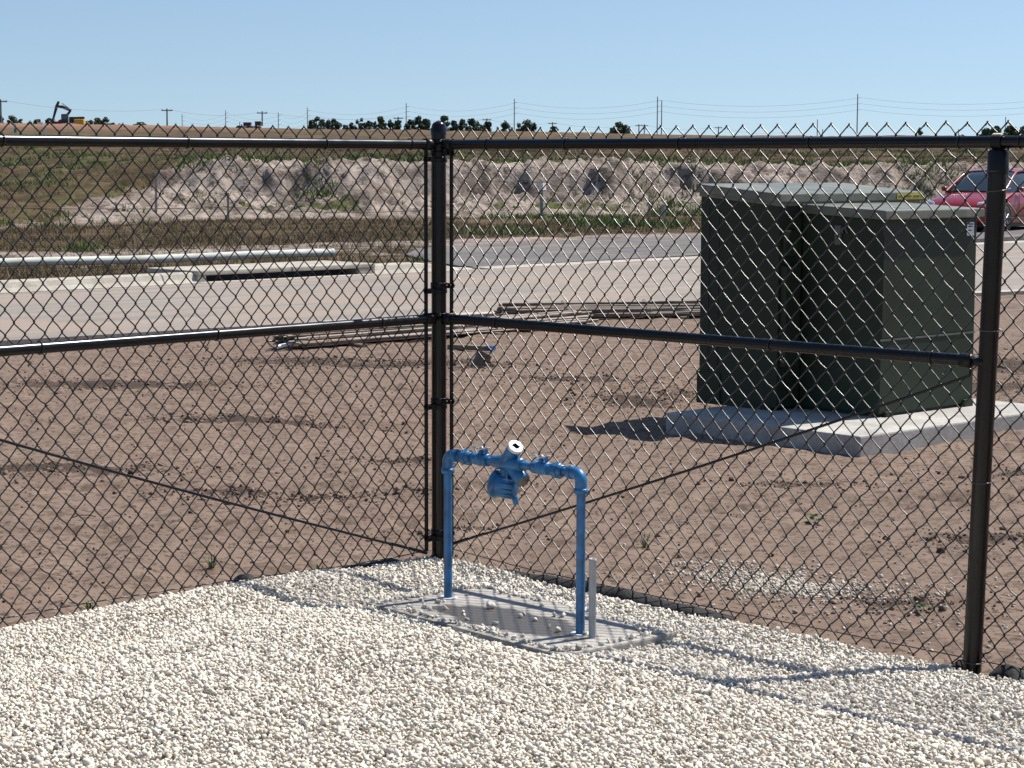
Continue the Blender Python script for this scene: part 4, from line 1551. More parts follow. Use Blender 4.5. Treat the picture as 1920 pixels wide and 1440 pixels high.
t = thing('wood_block', 'small tilted wood offcut half buried in dark soil right of the corner post', 'wood offcut', (-0.31, 18.0, GROUND_Z), 0.4)
mb = MB(); mb.box((-0.05, -0.06, -0.06), (0.06, 0.03, 0.15), Matrix.Rotation(0.5, 4, 'Y'), 0.006); mb.build('block', M['old_wood'], t)
t = thing('wood_block', 'pale wood block lying behind the far rod bundle beside the kerb', 'wood offcut', (0.02, 24.0, GROUND_Z), 0.2)
mb = MB(); mb.box((-0.16, -0.06, 0.0), (0.12, 0.06, 0.11), Matrix.Rotation(0.12, 4, 'Y'), 0.008); mb.build('block', M['old_wood'], t)
t = thing('wood_block', 'dark timber offcut resting on the rods left of the corner post', 'wood offcut', (-1.15, 21.1, GROUND_Z), 0.7)
mb = MB(); mb.box((-0.25, -0.05, 0.0), (0.25, 0.05, 0.14), None, 0.008); mb.build('block', M['old_wood'], t)
t = thing('twig', 'thin curved twig lying on the dirt behind the left fence run', 'twig', (-2.13, 10.2, float(terrain(np.array([-2.13]), np.array([10.2]))[0]) + 0.012), 0.05)
mb = MB(); mb.tube([(-0.06, 0, 0.0), (-0.02, 0.006, 0.012), (0.03, 0.004, 0.014), (0.065, -0.004, 0.006)], 0.003, 6); mb.build('stem', M['bark'], t)


# ------------------------------------------------------------------ small weeds one can count
def weed(label, x, y, kind, size, seed):
    z = float(terrain(np.array([x]), np.array([y]))[0])
    if kind == 'gravel': z = float(gravel_z(np.array([x]), np.array([y]))[0])
    rg = np.random.default_rng(seed)
    V, F, T = [], [], []
    if kind == 'leafy':
        for k in range(9):
            a = rg.uniform(0, 2 * math.pi); l = size * rg.uniform(0.6, 1.1); h = size * rg.uniform(0.2, 0.9)
            d = np.array([math.cos(a), math.sin(a), 0]); s = np.array([-math.sin(a), math.cos(a), 0])
            b = len(V)
            w = l * 0.32
            base = d * l * 0.2 + np.array([0, 0, h * 0.7])
            V += [base, base + d * l * .4 + s * w + [0, 0, h * .35], base + d * l + [0, 0, h * .15], base + d * l * .4 - s * w + [0, 0, h * .35]]
            F += [[b, b + 1, b + 2], [b, b + 2, b + 3]]
            T += [rg.random()] * 4
            b = len(V)
            V += [s * 0.0015, -s * 0.0015, base]
            F += [[b, b + 1, b + 2]]; T += [0.3] * 3
    else:
        for k in range(22):
            a = rg.uniform(0, 2 * math.pi); l = size * rg.uniform(0.5, 1.2); ln = rg.uniform(0.2, 1.0)
            d = np.array([math.cos(a), math.sin(a), 0]); s = np.array([-math.sin(a), math.cos(a), 0]) * 0.0022
            o = d * size * 0.12 * rg.random()
            b = len(V)
            m_ = o + d * l * ln * 0.45 + [0, 0, l * 0.6]; e = o + d * l * ln + [0, 0, l * (0.9 - 0.5 * ln)]
            V += [o - s, o + s, m_ + s * .8, m_ - s * .8, e]
            F += [[b, b + 1, b + 2], [b, b + 2, b + 3], [b + 3, b + 2, b + 4]]
            T += [rg.random()] * 5
    t_ = np.array(T)
    o = np_mesh('weed', np.array(V, float), np.array(F), M['weed_leaf'], colors=np.c_[t_, t_, t_])
    o.location = (x, y, z)
    tag(o, label, 'weed', group='small weeds on the dirt')


weed('broad leaved weed on the dirt between the cabinet pad and the line post', 1.52, 10.28, 'leafy', 0.055, 1)
weed('low leafy weed among spilled stones close to the line post', 1.64, 8.12, 'leafy', 0.035, 2)
weed('grassy weed on the dirt close to the middle of the left fence run', -1.33, 9.1, 'grassy', 0.09, 3)
weed('thin grassy weed just outside the left fence run by the black fabric', -0.86, 9.15, 'grassy', 0.07, 4)
weed('small yellowish grass weed near the left edge of the gravel', -1.72, 8.33, 'grassy', 0.07, 5)
weed('wispy grass weed on the dirt beside the right blue riser', 0.62, 9.55, 'grassy', 0.09, 6)
weed('tiny grass weed growing at the gravel edge under the right fence run', 0.95, 7.87, 'grassy', 0.05, 7)
weed('small grass weed on the dirt at the front of the cabinet pad', 1.62, 12.4, 'grassy', 0.05, 8)


# ------------------------------------------------------------------ white pipe, stakes and strings on the verge
pa, pb = Vector((-13.5, 28.5, 0)), Vector((-3.2, 37.19, 0))
t = thing('white_pipe', 'long white plastic pipe lying on the grass verge behind the kerb', 'pipe', (pb.x, pb.y, 0.02), math.atan2(pa.y - pb.y, pa.x - pb.x))
L = (pa - pb).length
mb = MB()
pts = [(L * k / 24, 0.03 * math.sin(k * 0.4), 0.075 + 0.01 * math.sin(k * 0.7)) for k in range(25)]
mb.tube(pts, 0.070, 18, caps=False)
mb.tube([pts[0], (0.06, 0, 0.075)], 0.077, 18, caps=False)
mb.build('pipe', M['white_pvc'], t)


def stake(label, x, y, h, w, mat, seed, name='survey_stake', lean=0.03, flag=None):
    z = float(terrain(np.array([x]), np.array([y]))[0])
    t = thing(name, label, 'stake', (x, y, z), 0.5 * seed, 'stakes standing on the verge and the sandy bank')
    m = MB()
    T = Matrix.Rotation(lean * (1 if seed % 2 else -1), 4, 'X')
    m.box((-w / 2, -w * 0.35, -0.3), (w / 2, w * 0.35, h), T, w * 0.1)
    m.build('post', mat, t)
    if flag:
        m = MB(); m.box((-w * .55, -w * .42, h * .80), (w * .55, w * .42, h * 1.004), T, 0.004)
        m.build('painted_top', flag, t)


stake('tall thin brown stake in the sand bank left of the corner post', -11.0, 64.4, 1.25, 0.07, M['stake_wood'], 1)
stake('grey post with a pale top on the sand bank just right of the corner post', 0.98, 66.5, 1.1, 0.18, M['stake_wood'], 2, flag=M['white_paint'])
stake('thin grey stake at the foot of the bank left of the green cabinet', 4.25, 65.0, 0.62, 0.09, M['stake_wood'], 3)
stake('short bluish stake beside a thin grey stake left of the green cabinet', 4.80, 66.3, 0.48, 0.10, M['grey_pvc'], 4)
stake('grey post on the sand bank above the tall box lid', 10.35, 69.0, 1.25, 0.16, M['stake_wood'], 5)
stake('greenish post on the bank between the tall box lid and the red car', 11.6, 69.0, 0.9, 0.14, M['grey_pvc'], 6)
stake('short brown stake at the foot of the sand bank left of the fence corner', -8.2, 60.2, 0.85, 0.06, M['stake_wood'], 7)


def sag_line(name, label, pts, r, mat, cat, sag=0.3, parent=None):
    m = MB()
    for a, b in zip(pts[:-1], pts[1:]):
        a, b = Vector(a), Vector(b)
        q = [a.lerp(b, k / 10) + Vector((0, 0, -sag * 4 * (k / 10) * (1 - k / 10))) for k in range(11)]
        m.tube(q, r, 5)
    o = m.build(name, mat, parent)
    if not parent: tag(o, label, cat)
    return o


def tz(x, y): return float(terrain(np.array([x]), np.array([y]))[0])


sag_line('string_line', 'brown string stretched low along the foot of the sandy bank', [(-17.0, 58.8, tz(-17, 58.8) + .25), (-8.2, 60.2, tz(-8.2, 60.2) + 0.45), (-2.2, 62.5, tz(-2.2, 62.5) + 0.35)], 0.012, M['string'], 'string', 0.12)


# ------------------------------------------------------------------ the red car
def loft(mb, sections, smooth=True, mi=0, close=True):
    k = len(sections[0])
    vs = [p for s in sections for p in s]
    fs = []
    for i in range(len(sections) - 1):
        for j in range(k - 1):
            fs.append([i * k + j, (i + 1) * k + j, (i + 1) * k + j + 1, i * k + j + 1])
    mb.add(vs, fs, smooth, mi)
    if close:
        mb.add(sections[0], [list(range(k))], False, mi)
        mb.add(sections[-1], [list(range(k))[::-1]], False, mi)


def make_car(name, label, paint, loc, rotz, group=None):
    """nose along +X, wheels on z = 0"""
    t = thing(name, label, 'car', loc, rotz, group)
    m = MB()
    # x, half width at sill, half width at shoulder, bottom, shoulder height, centre height, half width of the top
    st = [(2.16, .50, .52, .34, .50, .52, .40), (2.12, .66, .69, .24, .56, .60, .52), (2.00, .78, .80, .20, .64, .70, .60), (1.70, .83, .86, .19, .72, .80, .64),
          (1.30, .84, .885, .19, .79, .885, .66), (0.95, .84, .895, .19, .84, .95, .68), (0.55, .84, .90, .19, .885, .975, .70), (0.0, .84, .905, .19, .905, .96, .72),
          (-0.8, .84, .905, .19, .93, .97, .72), (-1.4, .83, .89, .21, .95, 1.0, .68), (-1.8, .79, .85, .25, .95, 1.02, .62), (-2.02, .70, .76, .32, .92, .98, .55), (-2.08, .60, .66, .40, .80, .86, .50)]
    secs = []
    for (x, ws, wb, zb, zs, zc, wt) in st:
        half = [(0, zb), (ws * .9, zb), (ws, zb + .05), (wb * .985, zb + (zs - zb) * .45), (wb, zb + (zs - zb) * .62), (wb * .985, zs - .05), (wb * .94, zs), (wt, zs + (zc - zs) * .7), (wt * .5, zc - .008), (0, zc)]
        secs.append([(x, y, z) for y, z in half] + [(x, -y, z) for y, z in half[::-1][1:]])
    loft(m, secs)
    m.build('body', paint, t)
    # greenhouse: windscreen base at x .95, roof from .1 to -1.2
    g = MB()
    gs = [(1.00, .69, .69, .93, .93), (0.78, .735, .66, .94, 1.055), (0.42, .79, .615, .94, 1.255), (0.10, .80, .585, .945, 1.395), (-0.25, .805, .58, .95, 1.435), (-0.85, .80, .575, .96, 1.425), (-1.35, .775, .56, .97, 1.33), (-1.72, .73, .56, .985, 1.16), (-1.92, .70, .60, .985, 1.0)]
    secs = []
    for (x, wb, wt, zb, zt) in gs:
        half = [(wb, zb - .03), (wb - (wb - wt) * .5, (zb + zt) / 2), (wt, zt - .02), (wt * .8, zt), (0, zt + .018)]
        secs.append([(x, y, z) for y, z in half] + [(x, -y, z) for y, z in half[::-1][1:]])
    loft(g, secs)
    g.build('glasshouse', M['car_glass'], t)
    r_ = MB()
    secs = []
    for (x, wb, wt, zb, zt) in [gs[3], (-.05, .80, .585, .945, 1.424), gs[4], gs[5], gs[6]]:
        half = [(wt + .022, zt - .045), (wt + .018, zt - .01), (wt * .8, zt + .014), (0, zt + .034)]
        secs.append([(x, y, z) for y, z in half] + [(x, -y, z) for y, z in half[::-1][1:]])
    loft(r_, secs)
    r_.build('roof', paint, t)
    for sg in (-1, 1):
        p = MB()
        p.tube([(1.02, sg * .715, .93), (0.75, sg * .690, 1.075), (0.42, sg * .645, 1.26), (0.10, sg * .605, 1.39), (-.3, sg * .60, 1.42), (-.85, sg * .597, 1.41), (-1.35, sg * .58, 1.32), (-1.75, sg * .60, 1.13), (-1.95, sg * .66, .97)], [.036, .033, .030, .028, .027, .028, .04, .065, .07], 8)
        p.build('pillar', paint, t)
        p = MB(); p.tube([(-0.42, sg * .815, .93), (-0.46, sg * .70, 1.19), (-0.5, sg * .605, 1.40)], .035, 8); p.build('door_pillar', M['black_plastic'], t)
        p = MB()
        p.lathe([(0.0, -.08), (.045, -.07), (.06, -.02), (.055, .04), (.0, .065)], (0.62, sg * .965, .985), (0.0, sg * 1.0, .1), n=14)
        mi = p.build('mirror', paint, t)
        q = MB(); q.tube([(0.66, sg * .86, .935), (0.63, sg * .95, .97)], .03, 8); q.build('mirror_arm', M['black_plastic'], mi)
        h = MB()
        hs = [[(2.03, .52, .575), (2.055, .52, .655), (2.00, .52, .70)], [(1.93, .70, .575), (1.95, .715, .68), (1.90, .68, .735)], [(1.72, .84, .64), (1.70, .85, .715), (1.66, .80, .765)], [(1.48, .875, .72), (1.46, .875, .755), (1.45, .845, .80)]]
        hs = [[(x + .012, sg * (y + .012), z) for x, y, z in s] for s in hs]
        loft(h, hs if sg > 0 else [s[::-1] for s in hs])
        h.build('headlight', M['lamp_glass'], t)
        h = MB(); h.box((-2.03, sg * .72 - .14, .70), (-1.86, sg * .72 + .14, .93), None, .03); h.build('tail_light', M['red_machine'], t)
        d = MB()
        for x0, x1 in ((0.62, -0.40), (-0.46, -1.30)):
            d.tube([(x0, sg * .905, .30), (x0 - .02, sg * .912, .60), (x0 - .02, sg * .905, .88)], .006, 5)
        d.tube([(1.2, sg * .897, .335), (-1.2, sg * .897, .335)], .012, 6)
        d.build('door_gap', M['black_plastic'], t)
        for x in (-.22, -1.12):
            d = MB(); d.tube([(x + .09, sg * .915, .80), (x, sg * .935, .805), (x - .09, sg * .915, .80)], .014, 7); d.build('door_handle', paint, t)
        for x in (1.33, -1.27):
            w = MB()
            w.lathe([(.19, -.10), (.285, -.105), (.312, -.085), (.315, 0), (.312, .085), (.285, .105), (.19, .10)], (x, sg * .80, .315), (0, 1, 0), n=28)
            wo = w.build('wheel', M['rubber'], t)
            rm = MB()
            c = (x, sg * .80, .315)
            rm.lathe([(.205, sg * .06), (.20, sg * .09), (.19, sg * .075), (.05, sg * .085), (0, sg * .088)], c, (0, 1, 0), n=24)
            for k in range(5):
                a = 2 * math.pi * k / 5
                rm.tube([(x + .04 * math.cos(a), sg * .905, .315 + .04 * math.sin(a)), (x + .185 * math.cos(a), sg * .895, .315 + .185 * math.sin(a))], .022, 6)
            rm.build('rim', M['alloy'], wo)
            ar = MB()
            ar.lathe([(.33, -.085), (.365, -.08), (.365, .095), (.33, .10)], (x, sg * .80, .325), (0, 1, 0), n=28, closed=False)
            ar.build('wheel_arch', M['black_plastic'], t)
    f = MB(); f.box((2.08, -.42, .30), (2.165, .42, .42), None, .02); f.build('grille', M['black_plastic'], t)
    f = MB(); f.box((1.06, -.66, .905), (1.02, .66, .955), None, .01); f.build('cowl', M['black_plastic'], t)
    u = MB(); u.box((-1.9, -.78, .13), (2.0, .78, .26), None, .03); u.build('underbody', M['black_plastic'], t)
    return t


car = make_car('car', 'red hatchback car parked on the road behind the green cabinet', M['red_paint'], (11.97, 52.0, 0.03), math.atan2(-0.80, -0.60))
car.scale = (1.06, 1.06, 1.06)


# ------------------------------------------------------------------ far things on the rise
K = 1.352


def ground_ray(px, Y):      # lateral place of a distant thing from its bearing
    return (px - 960) / 3900.0 * Y


def elev_z(px, py, Y):
    yh = 299.5 + (px / 1920.0) * 5.0
    return EYE + (yh - py) / 3900.0 * Y


def build_excavator():
    Y = 345.0 * K; x = ground_ray(133, Y); z = elev_z(133, 241, Y)
    t = thing('excavator', 'tracked excavator with raised dark arm and yellow rear on the far rise', 'excavator', (x, Y, z - 0.2), 0)
    m = MB()
    for y in (-1.1, 1.1):
        m.box((-2.0, y - .3, 0.0), (2.0, y + .3, .85), None, .25)
    m.build('tracks', M['dark_machine'], t)
    m = MB(); m.box((-1.6, -1.2, .95), (1.4, 1.2, 1.55), None, .1); m.build('platform', M['dark_machine'], t)
    m = MB(); m.box((1.45, -1.25, .95), (3.7, 1.25, 2.15), None, .25); m.build('counterweight', M['yellow_machine'], t)
    m = MB(); m.box((.2, -.2, 1.56), (2.6, 1.1, 2.7), None, .15); m.box((2.0, .2, 2.1), (3.5, .9, 2.75), None, .1); m.build('engine_cover', M['dark_machine'], t)
    m = MB(); m.box((-1.3, -1.2, 1.56), (0.15, -.1, 3.3), None, .12); c = m.build('cab', M['dark_machine'], t)
    m = MB(); m.box((-1.33, -1.1, 2.2), (-1.305, -.2, 3.1)); m.box((-1.1, -1.225, 2.2), (0, -1.203, 3.1)); m.build('window', M['car_glass'], c)
    m = MB()
    m.tube([(-.9, .4, 1.4), (-.2, .4, 3.2), (0.55, .4, 4.15)], [.30, .32, .22], 8)
    m.tube([(0.6, .4, 4.1), (-1.3, .4, 4.9), (-2.3, .4, 5.0)], [.30, .38, .25], 8)
    m.tube([(-1.3, .1, 5.7), (0.2, .1, 4.6)], .10, 6)
    m.build('boom', M['dark_machine'], t)
    m = MB(); m.tube([(-2.1, .4, 6.1), (-2.6, .4, 5.0), (-3.3, .4, 2.6)], [.26, .36, .25], 8); m.build('stick', M['dark_machine'], t)
    m = MB(); m.tube([(-3.3, .4, 2.6), (-3.55, .4, 1.9), (-3.1, .4, 1.3), (-2.5, .4, 1.4)], [.2, .55, .6, .35], 8); m.build('bucket', M['dark_machine'], t)
    m = MB(); m.tube([(-2.4, .4, .9), (-1.8, .4, 1.6), (-1.2, .4, 1.9)], [.55, .6, .4], 8); m.build('red_cover', M['red_machine'], t)


build_excavator()


def build_tractor():
    Y = 300.0 * K; x = ground_ray(470, Y); z = elev_z(470, 247, Y)
    t = thing('scraper_tractor', 'pale earthmoving tractor with two dark glazed cabs on the far rise', 'tractor', (x, Y, z - 0.1), 0)
    m = MB(); m.box((-2.5, -1.1, .6), (-1.0, 1.1, 1.05), None, .15); m.box((-1.0, -1.1, .6), (2.5, 1.1, 1.15), None, .15); m.build('chassis', M['cream_machine'], t)
    for x0, x1, zt in ((-1.1, 0.35, 1.75), (1.15, 2.3, 1.95)):
        m = MB(); m.box((x0, -.8, 1.0), (x1, .8, zt), None, .08); c = m.build('cab', M['dark_machine'], t)
        m = MB(); m.box((x0 - .08, -.9, zt), (x1 + .12, .9, zt + .10), None, .04); m.build('cab_roof', M['cream_machine'], c)
    for x0 in (-1.9, .1, 1.7):
        for y in (-1.05, 1.05):
            m = MB(); m.lathe([(.0, -.2), (.6, -.2), (.62, 0), (.6, .2), (0, .2)], (x0, y, .6), (0, 1, 0), n=18)
            m.build('wheel', M['rubber'], t)
    m = MB(); m.tube([(-1.9, .3, 1.0), (-1.9, .3, 1.9)], .07, 7); m.build('exhaust', M['dark_machine'], t)


build_tractor()


def marker_post(label, px, ytop, ybot, Y, w, mat, topmat=None):
    Y *= K
    x = ground_ray(px, Y); z0, z1 = elev_z(px, ybot, Y), elev_z(px, ytop, Y)
    t = thing('marker_post', label, 'marker post', (x, Y, z0 - 0.3), 0.3, 'marker posts on the far rise')
    m = MB(); m.box((-w / 2, -w / 2, 0), (w / 2, w / 2, (z1 - z0) * (0.55 if topmat else 1) + 0.3), None, w * .1); m.build('post', mat, t)
    if topmat:
        m = MB(); m.box((-w / 2, -w / 2, (z1 - z0) * .55 + .301), (w / 2, w / 2, z1 - z0 + .3), None, w * .1); m.build('top_band', topmat, t)


marker_post('teal and white marker post left of the excavator', 34, 233, 252, 150, 0.24, M['teal_marker'], M['white_paint'])
marker_post('thin white marker post between the white box and the excavator', 91, 235, 250, 150, 0.13, M['white_paint'])
marker_post('thin white marker post below the excavator', 133, 236, 246, 170, 0.10, M['white_paint'])
marker_post('teal and white marker post behind the left fence top near the corner post', 573, 249, 264, 150, 0.24, M['teal_marker'], M['white_paint'])
marker_post('small white marker post behind the left fence top, nearest the corner post', 692, 255, 264, 150, 0.08, M['white_paint'])
marker_post('thin white marker post just right of the excavator', 171, 231, 242, 240, 0.24, M['white_paint'])
marker_post('thin grey marker post well right of the excavator', 211, 231, 244, 240, 0.18, M['grey_pvc'])


def far_box(name, label, cat, px, ytop, Y, w, h, mat, parts):
    Y *= K
    x = ground_ray(px, Y); z = elev_z(px, ytop, Y) - h
    t = thing(name, label, cat, (x, Y, z), 0.2)
    m = MB(); m.box((-w / 2, -.8, 0), (w / 2, .8, h), None, .06); m.build('shell', mat, t)
    m = MB(); m.box((-w / 2 - .05, -.85, h), (w / 2 + .05, .85, h + .06), None, .02); m.build('roof', mat, t)
    m = MB(); m.box((-w * .2, -.83, .1), (w * .15, -.803, h * .8)); m.build('door', M['grey_pvc'], t)


far_box('site_cabin', 'small white site cabin left of the excavator on the far rise', 'cabin', 81, 231, 300, 1.1, 2.2, M['white_paint'], 0)
far_box('storage_container', 'low pale storage container beside the teal marker, left of the white cabin', 'container', 65, 237, 300, 1.6, 1.4, M['white_paint'], 0)

# rubble heaps of pale blocks near the excavator
white_far = None
for k, (px, top, lab) in enumerate(((592, 243.0, 'white car on the far rise below the left end of the dark tree row'),
                                    (637, 245.5, 'white car on the far rise below the middle of the dark tree row'),
                                    (698, 243.0, 'white car on the far rise nearest the corner post'))):
    Y = 380.0 * K
    z = elev_z(px, top, Y) - 1.47
    if white_far is None:
        white_far = make_car('car', lab, M['white_paint'], (ground_ray(px, Y), Y, z), 0.12 + 0.1 * k, 'white cars on the far rise')
    else:
        c = copy_tree(white_far)
        c.location = (ground_ray(px, Y), Y, z)
        c.rotation_euler.z = 3.0 + 0.2 * k
        c['label'] = lab


# ------------------------------------------------------------------ trees on the horizon
def make_tree(name, label, cat, px, ytop, wpx, Y, conifer, seed, group, base_drop=4.0):
    rg = np.random.default_rng(seed)
    Y *= K
    x = ground_ray(px, Y)
    ztop = elev_z(px, ytop, Y)
    zb = tz(x, Y)
    H = ztop - zb
    W = wpx / 3900.0 * Y * (1.22 if conifer else 1.1)
    t = thing(name, label, cat, (x, Y, zb), 0, group)
    tr = MB()
    tr.tube([(0, 0, -.3), (0.05 * W, 0, H * .35), (0, 0.03 * W, H * .7)], [W * .05, W * .04, W * .015], 7)
    for k in range(6):
        a = rg.uniform(0, 6.28); h0 = H * rg.uniform(.3, .6)
        tr.tube([(0, 0, h0), (math.cos(a) * W * .2, math.sin(a) * W * .2, h0 + H * .14), (math.cos(a) * W * .36, math.sin(a) * W * .36, h0 + H * .22)], [W * .02, W * .014, W * .005], 5)
    tr.build('trunk', M['bark'], t)
    # clumps of leaf faces
    nc = 38 if conifer else 36
    C, Rr = [], []
    for k in range(nc):
        u = rg.random()
        hz = H * (0.30 + 0.70 * u)
        if conifer:
            rad = W * 0.62 * (1 - u) ** 0.45 * (0.65 + 0.5 * rg.random()) + W * 0.06
        else:
            rad = W * 0.5 * math.sin(math.pi * (0.18 + 0.80 * u)) ** 0.7
        a = rg.uniform(0, 6.28); q = math.sqrt(rg.random())
        C.append((math.cos(a) * rad * q, math.sin(a) * rad * q, min(hz, H * (.97))))
        Rr.append(W * rg.uniform(0.12, 0.21))
    C, Rr = np.array(C), np.array(Rr)
    nl = 3400
    ci = rg.integers(0, nc, nl)
    d = rg.normal(size=(nl, 3)); d /= np.linalg.norm(d, axis=1)[:, None]
    P = C[ci] + d * (Rr[ci] * rg.random(nl) ** 0.4)[:, None] * np.array([1, 1, 1.15 if conifer else .9])
    s = W * rg.uniform(0.030, 0.062, nl)
    Rm = rot_mats(nl, rg)
    tri = np.array([[-1, -.6, 0], [1, -.6, 0], [0.1, 1.1, 0.2], [-.9, .6, 0]])
    V = np.einsum('nij,vj->nvi', Rm, tri) * s[:, None, None] + P[:, None]
    F = np.arange(nl * 4).reshape(-1, 4)
    tt = np.repeat(np.clip(rg.random(nl) * .7 + rg.random(nc)[ci] * .3, 0, 1), 4)
    np_mesh('crown', V.reshape(-1, 3), F, M['conifer_leaf'] if conifer else M['broad_leaf'], t, colors=np.c_[tt, tt, tt])


row = [(586, 228, 18), (597, 222, 18), (606, 226, 16), (617, 227, 16), (630, 226, 20), (648, 236, 16), (660, 233, 18), (676, 224, 20), (692, 230, 18), (702, 228, 12), (715, 220, 22),
       (730, 228, 20), (747, 228, 18), (770, 228, 22), (786, 221, 22), (800, 226, 20), (832, 220, 26), (851, 229, 18), (866, 226, 18), (884, 227, 22), (898, 230, 20), (914, 231, 20)]
names_row = ['at the left end of the dark tree row, beside the power pole', 'with the tallest tip at the left end of the dark row', 'third from the left end of the dark tree row', 'before the first gap of the dark tree row, one tree in', 'rounding off the first dense block of the dark tree row',
             'low one inside the first gap of the dark tree row', 'low one just after the first gap of the dark tree row', 'peaked one behind the second white car', 'between two peaked trees behind the third white car', 'narrow one left of the tallest tree of the row',
             'tallest and loosest one halfway along the row', 'just right of the tallest loose tree of the row', 'directly left of the pole that splits the row', 'directly right of the pole that splits the row', 'peaked one left of the corner post cap',
             'touching the left side of the corner post cap', 'half hidden behind the corner post cap', 'first clear one right of the corner post cap', 'second clear one right of the corner post cap', 'rounded one near the right end of the dark row', 'next to last at the right end of the dark row', 'last one at the right end of the dark row']
for k, (px, yt, w) in enumerate(row):
    make_tree('pine_tree', 'dark pine tree ' + names_row[k], 'tree', px, yt, w, 400 + (k * 37 % 5) * 6, k != 16 and k != 10, 100 + k, 'dark trees in a row on the horizon')
loose = [(948, 231, 20, True, 'lone dark rounded tree left of the tall pole near the middle of the horizon'),
         (973, 232, 18, True, 'dark tree just right of the tall pole near the middle of the horizon'),
         (990, 228, 28, True, 'wide dark tree two right of the tall pole near the middle of the horizon'),
         (1036, 240, 24, False, 'low bush like tree under a pole, right of the lone dark trees'),
         (1159, 233, 32, False, 'lone pale green tree on the horizon above the right fence run'),
         (1718, 240, 12, False, 'tiny far tree on the horizon above the red car'),
         (1842, 244, 26, False, 'leftmost rounded tree of the clump behind the line post'),
         (1862, 240, 30, False, 'rounded tree in the clump just left of the line post top'),
         (1886, 239, 30, False, 'rounded tree just right of the line post top'),
         (1912, 241, 34, False, 'tree at the right edge, end of the clump behind the line post'),
         (6, 220, 26, False, 'tree behind the wooden pole at the left edge of the horizon'),
         (27, 219, 24, False, 'tall rounded tree just right of the pole at the left edge'),
         (44, 224, 16, False, 'small tree above the teal marker at the left of the horizon'),
         (61, 230, 20, False, 'low tree left of the white site cabin'),
         (76, 226, 24, False, 'rounded tree behind the white site cabin'),
         (97, 224, 20, False, 'tree just left of the excavator stick'),
         (173, 227, 24, False, 'wide tree behind the excavator rear'),
         (187, 224, 22, False, 'round tree one right of the excavator rear'),
         (203, 222, 22, False, 'tallest tree right of the excavator'),
         (216, 231, 14, False, 'low sloping tree at the right end of the excavator tree group'),
         (228, 233, 12, False, 'small hazy tree right of the excavator tree group'),
         (266, 233, 34, False, 'broad low bush like tree standing alone right of the excavator')]
for k, (px, yt, w, con, lab) in enumerate(loose):
    make_tree('pine_tree' if con else 'broadleaf_tree', lab, 'tree', px, yt, w, 400 + (k * 29 % 5) * 7, con, 200 + k, 'scattered trees on the horizon')


# ------------------------------------------------------------------ poles and wires
def pole(px, ytop, Y, kind, label, double=False):
    Y *= K
    x = ground_ray(px, Y)
    zt = elev_z(px, ytop, Y); zb = tz(x, Y)
    H = zt - zb
    t = thing('power_pole', label, 'power pole', (x, Y, zb), 0.25, 'power poles along the horizon')
    mat = M['pole_wood'] if kind == 'tee' else M['pole_concrete']
    r = 0.19 if kind == 'tee' else 0.20
    for dx in ((-0.9, 0.9) if double else (0,)):
        m = MB(); m.tube([(dx, 0, -1), (dx, 0, H)], [r * 1.25, r * .8], 9); m.build('pole', mat, t)
    ends = []
    if kind == 'tee':
        m = MB(); w = 2.2 if double else 1.3
        m.box((-w, -.08, H - .55), (w, .08, H - .33), None, .02); m.build('cross_arm', mat, t)
        for dx in (-1.1, 0, 1.1):
            m = MB(); m.tube([(dx, 0, H - .33), (dx, 0, H - .05)], .06, 6); m.build('insulator', M['grey_pvc'], t)
        ends = [(x, Y, zt - .1)]
    elif kind == 'tall':
        for dz in (1.3, 3.2, 5.1):
            m = MB(); m.tube([(0, 0, H - dz), (1.2, 0, H - dz + .12)], .075, 6); m.build('insulator', M['grey_pvc'], t)
            ends.append((x + 1.1, Y, zt - dz + .1))
    return ends


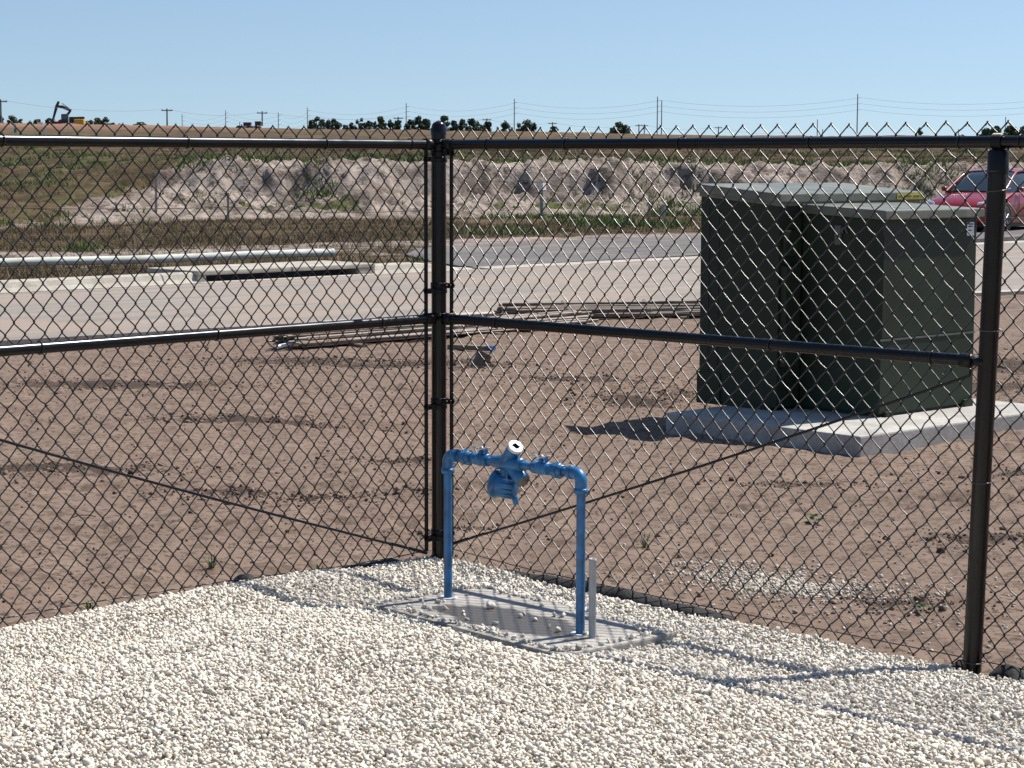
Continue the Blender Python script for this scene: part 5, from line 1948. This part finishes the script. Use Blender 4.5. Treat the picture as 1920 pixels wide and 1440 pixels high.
tee = []
for px, yt, Y, dbl, lab in ((8, 188, 310, 0, 'dark wooden pole with a cross arm at the left edge'),
                            (317, 205, 360, 0, 'wooden cross arm pole standing alone left of the pale tractor'),
                            (494, 210, 385, 0, 'wooden cross arm pole rising behind the pale tractor'),
                            (747, 220, 425, 0, 'small cross arm pole peeking over the dark tree row'),
                            (912, 223, 445, 0, 'small cross arm pole over the right end of the dark tree row'),
                            (1034, 230, 465, 0, 'small cross arm pole standing in the low bush'),
                            (1200, 234, 490, 1, 'short double pole left of the two tall poles'),
                            (1343, 238, 520, 0, 'short cross arm pole right of the two tall poles'),
                            (1467, 248, 560, 0, 'very short cross arm pole left of the tall pole over the cabinet')):
    tee += pole(px, yt, Y, 'tee', lab, bool(dbl))
tall = []
for px, yt, Y, lab in ((345, 215, 720, 'thin far pole left of the pale tractor'),
                       (426, 208, 690, 'tall grey pole just left of the pale tractor'),
                       (524, 212, 665, 'tall grey pole right of the pale tractor'),
                       (578, 203, 640, 'tall grey pole at the left end of the dark tree row'),
                       (762, 195, 590, 'tall grey pole splitting the dark tree row'),
                       (963, 187, 548, 'tall grey pole between the lone dark trees'),
                       (1229, 183, 525, 'taller left one of the two close tall poles'),
                       (1601, 178, 500, 'tallest pole on the horizon, above the cabinet and left of the red car')):
    tall.append(pole(px, yt, Y, 'tall', lab))
pole(1237, 190, 530, 'plain', 'shorter right one of the two close tall poles')
pole(1527, 225, 600, 'plain', 'slim pole left of the tallest pole above the cabinet')
pole(1877, 220, 620, 'plain', 'slim pole above the line post at the right')
pole(931, 238, 480, 'plain', 'stubby post between the dark tree row and the lone dark trees')
pole(1013, 243, 480, 'plain', 'stubby post right of the lone dark trees')
pole(1537, 243, 600, 'plain', 'short slim post just left of the tallest pole')
pole(1790, 243, 600, 'plain', 'short slim post above the hood of the red car')

sag_line('power_line', 'low power line strung along the wooden cross arm poles', [(-125, 385, elev_z(-300, 180, 385))] + tee, 0.030, M['cable'], 'power line', 1.2)
for k, lab in enumerate(('top power line of three along the tall grey poles', 'middle power line of three along the tall grey poles', 'lowest power line of three along the tall grey poles')):
    p_ = [e[k] for e in tall] + [(ground_ray(2010, 640), 640, elev_z(2010, 181 + 11 * k, 640))]
    sag_line('power_line', lab, p_, 0.030, M['cable'], 'power line', 2.4)
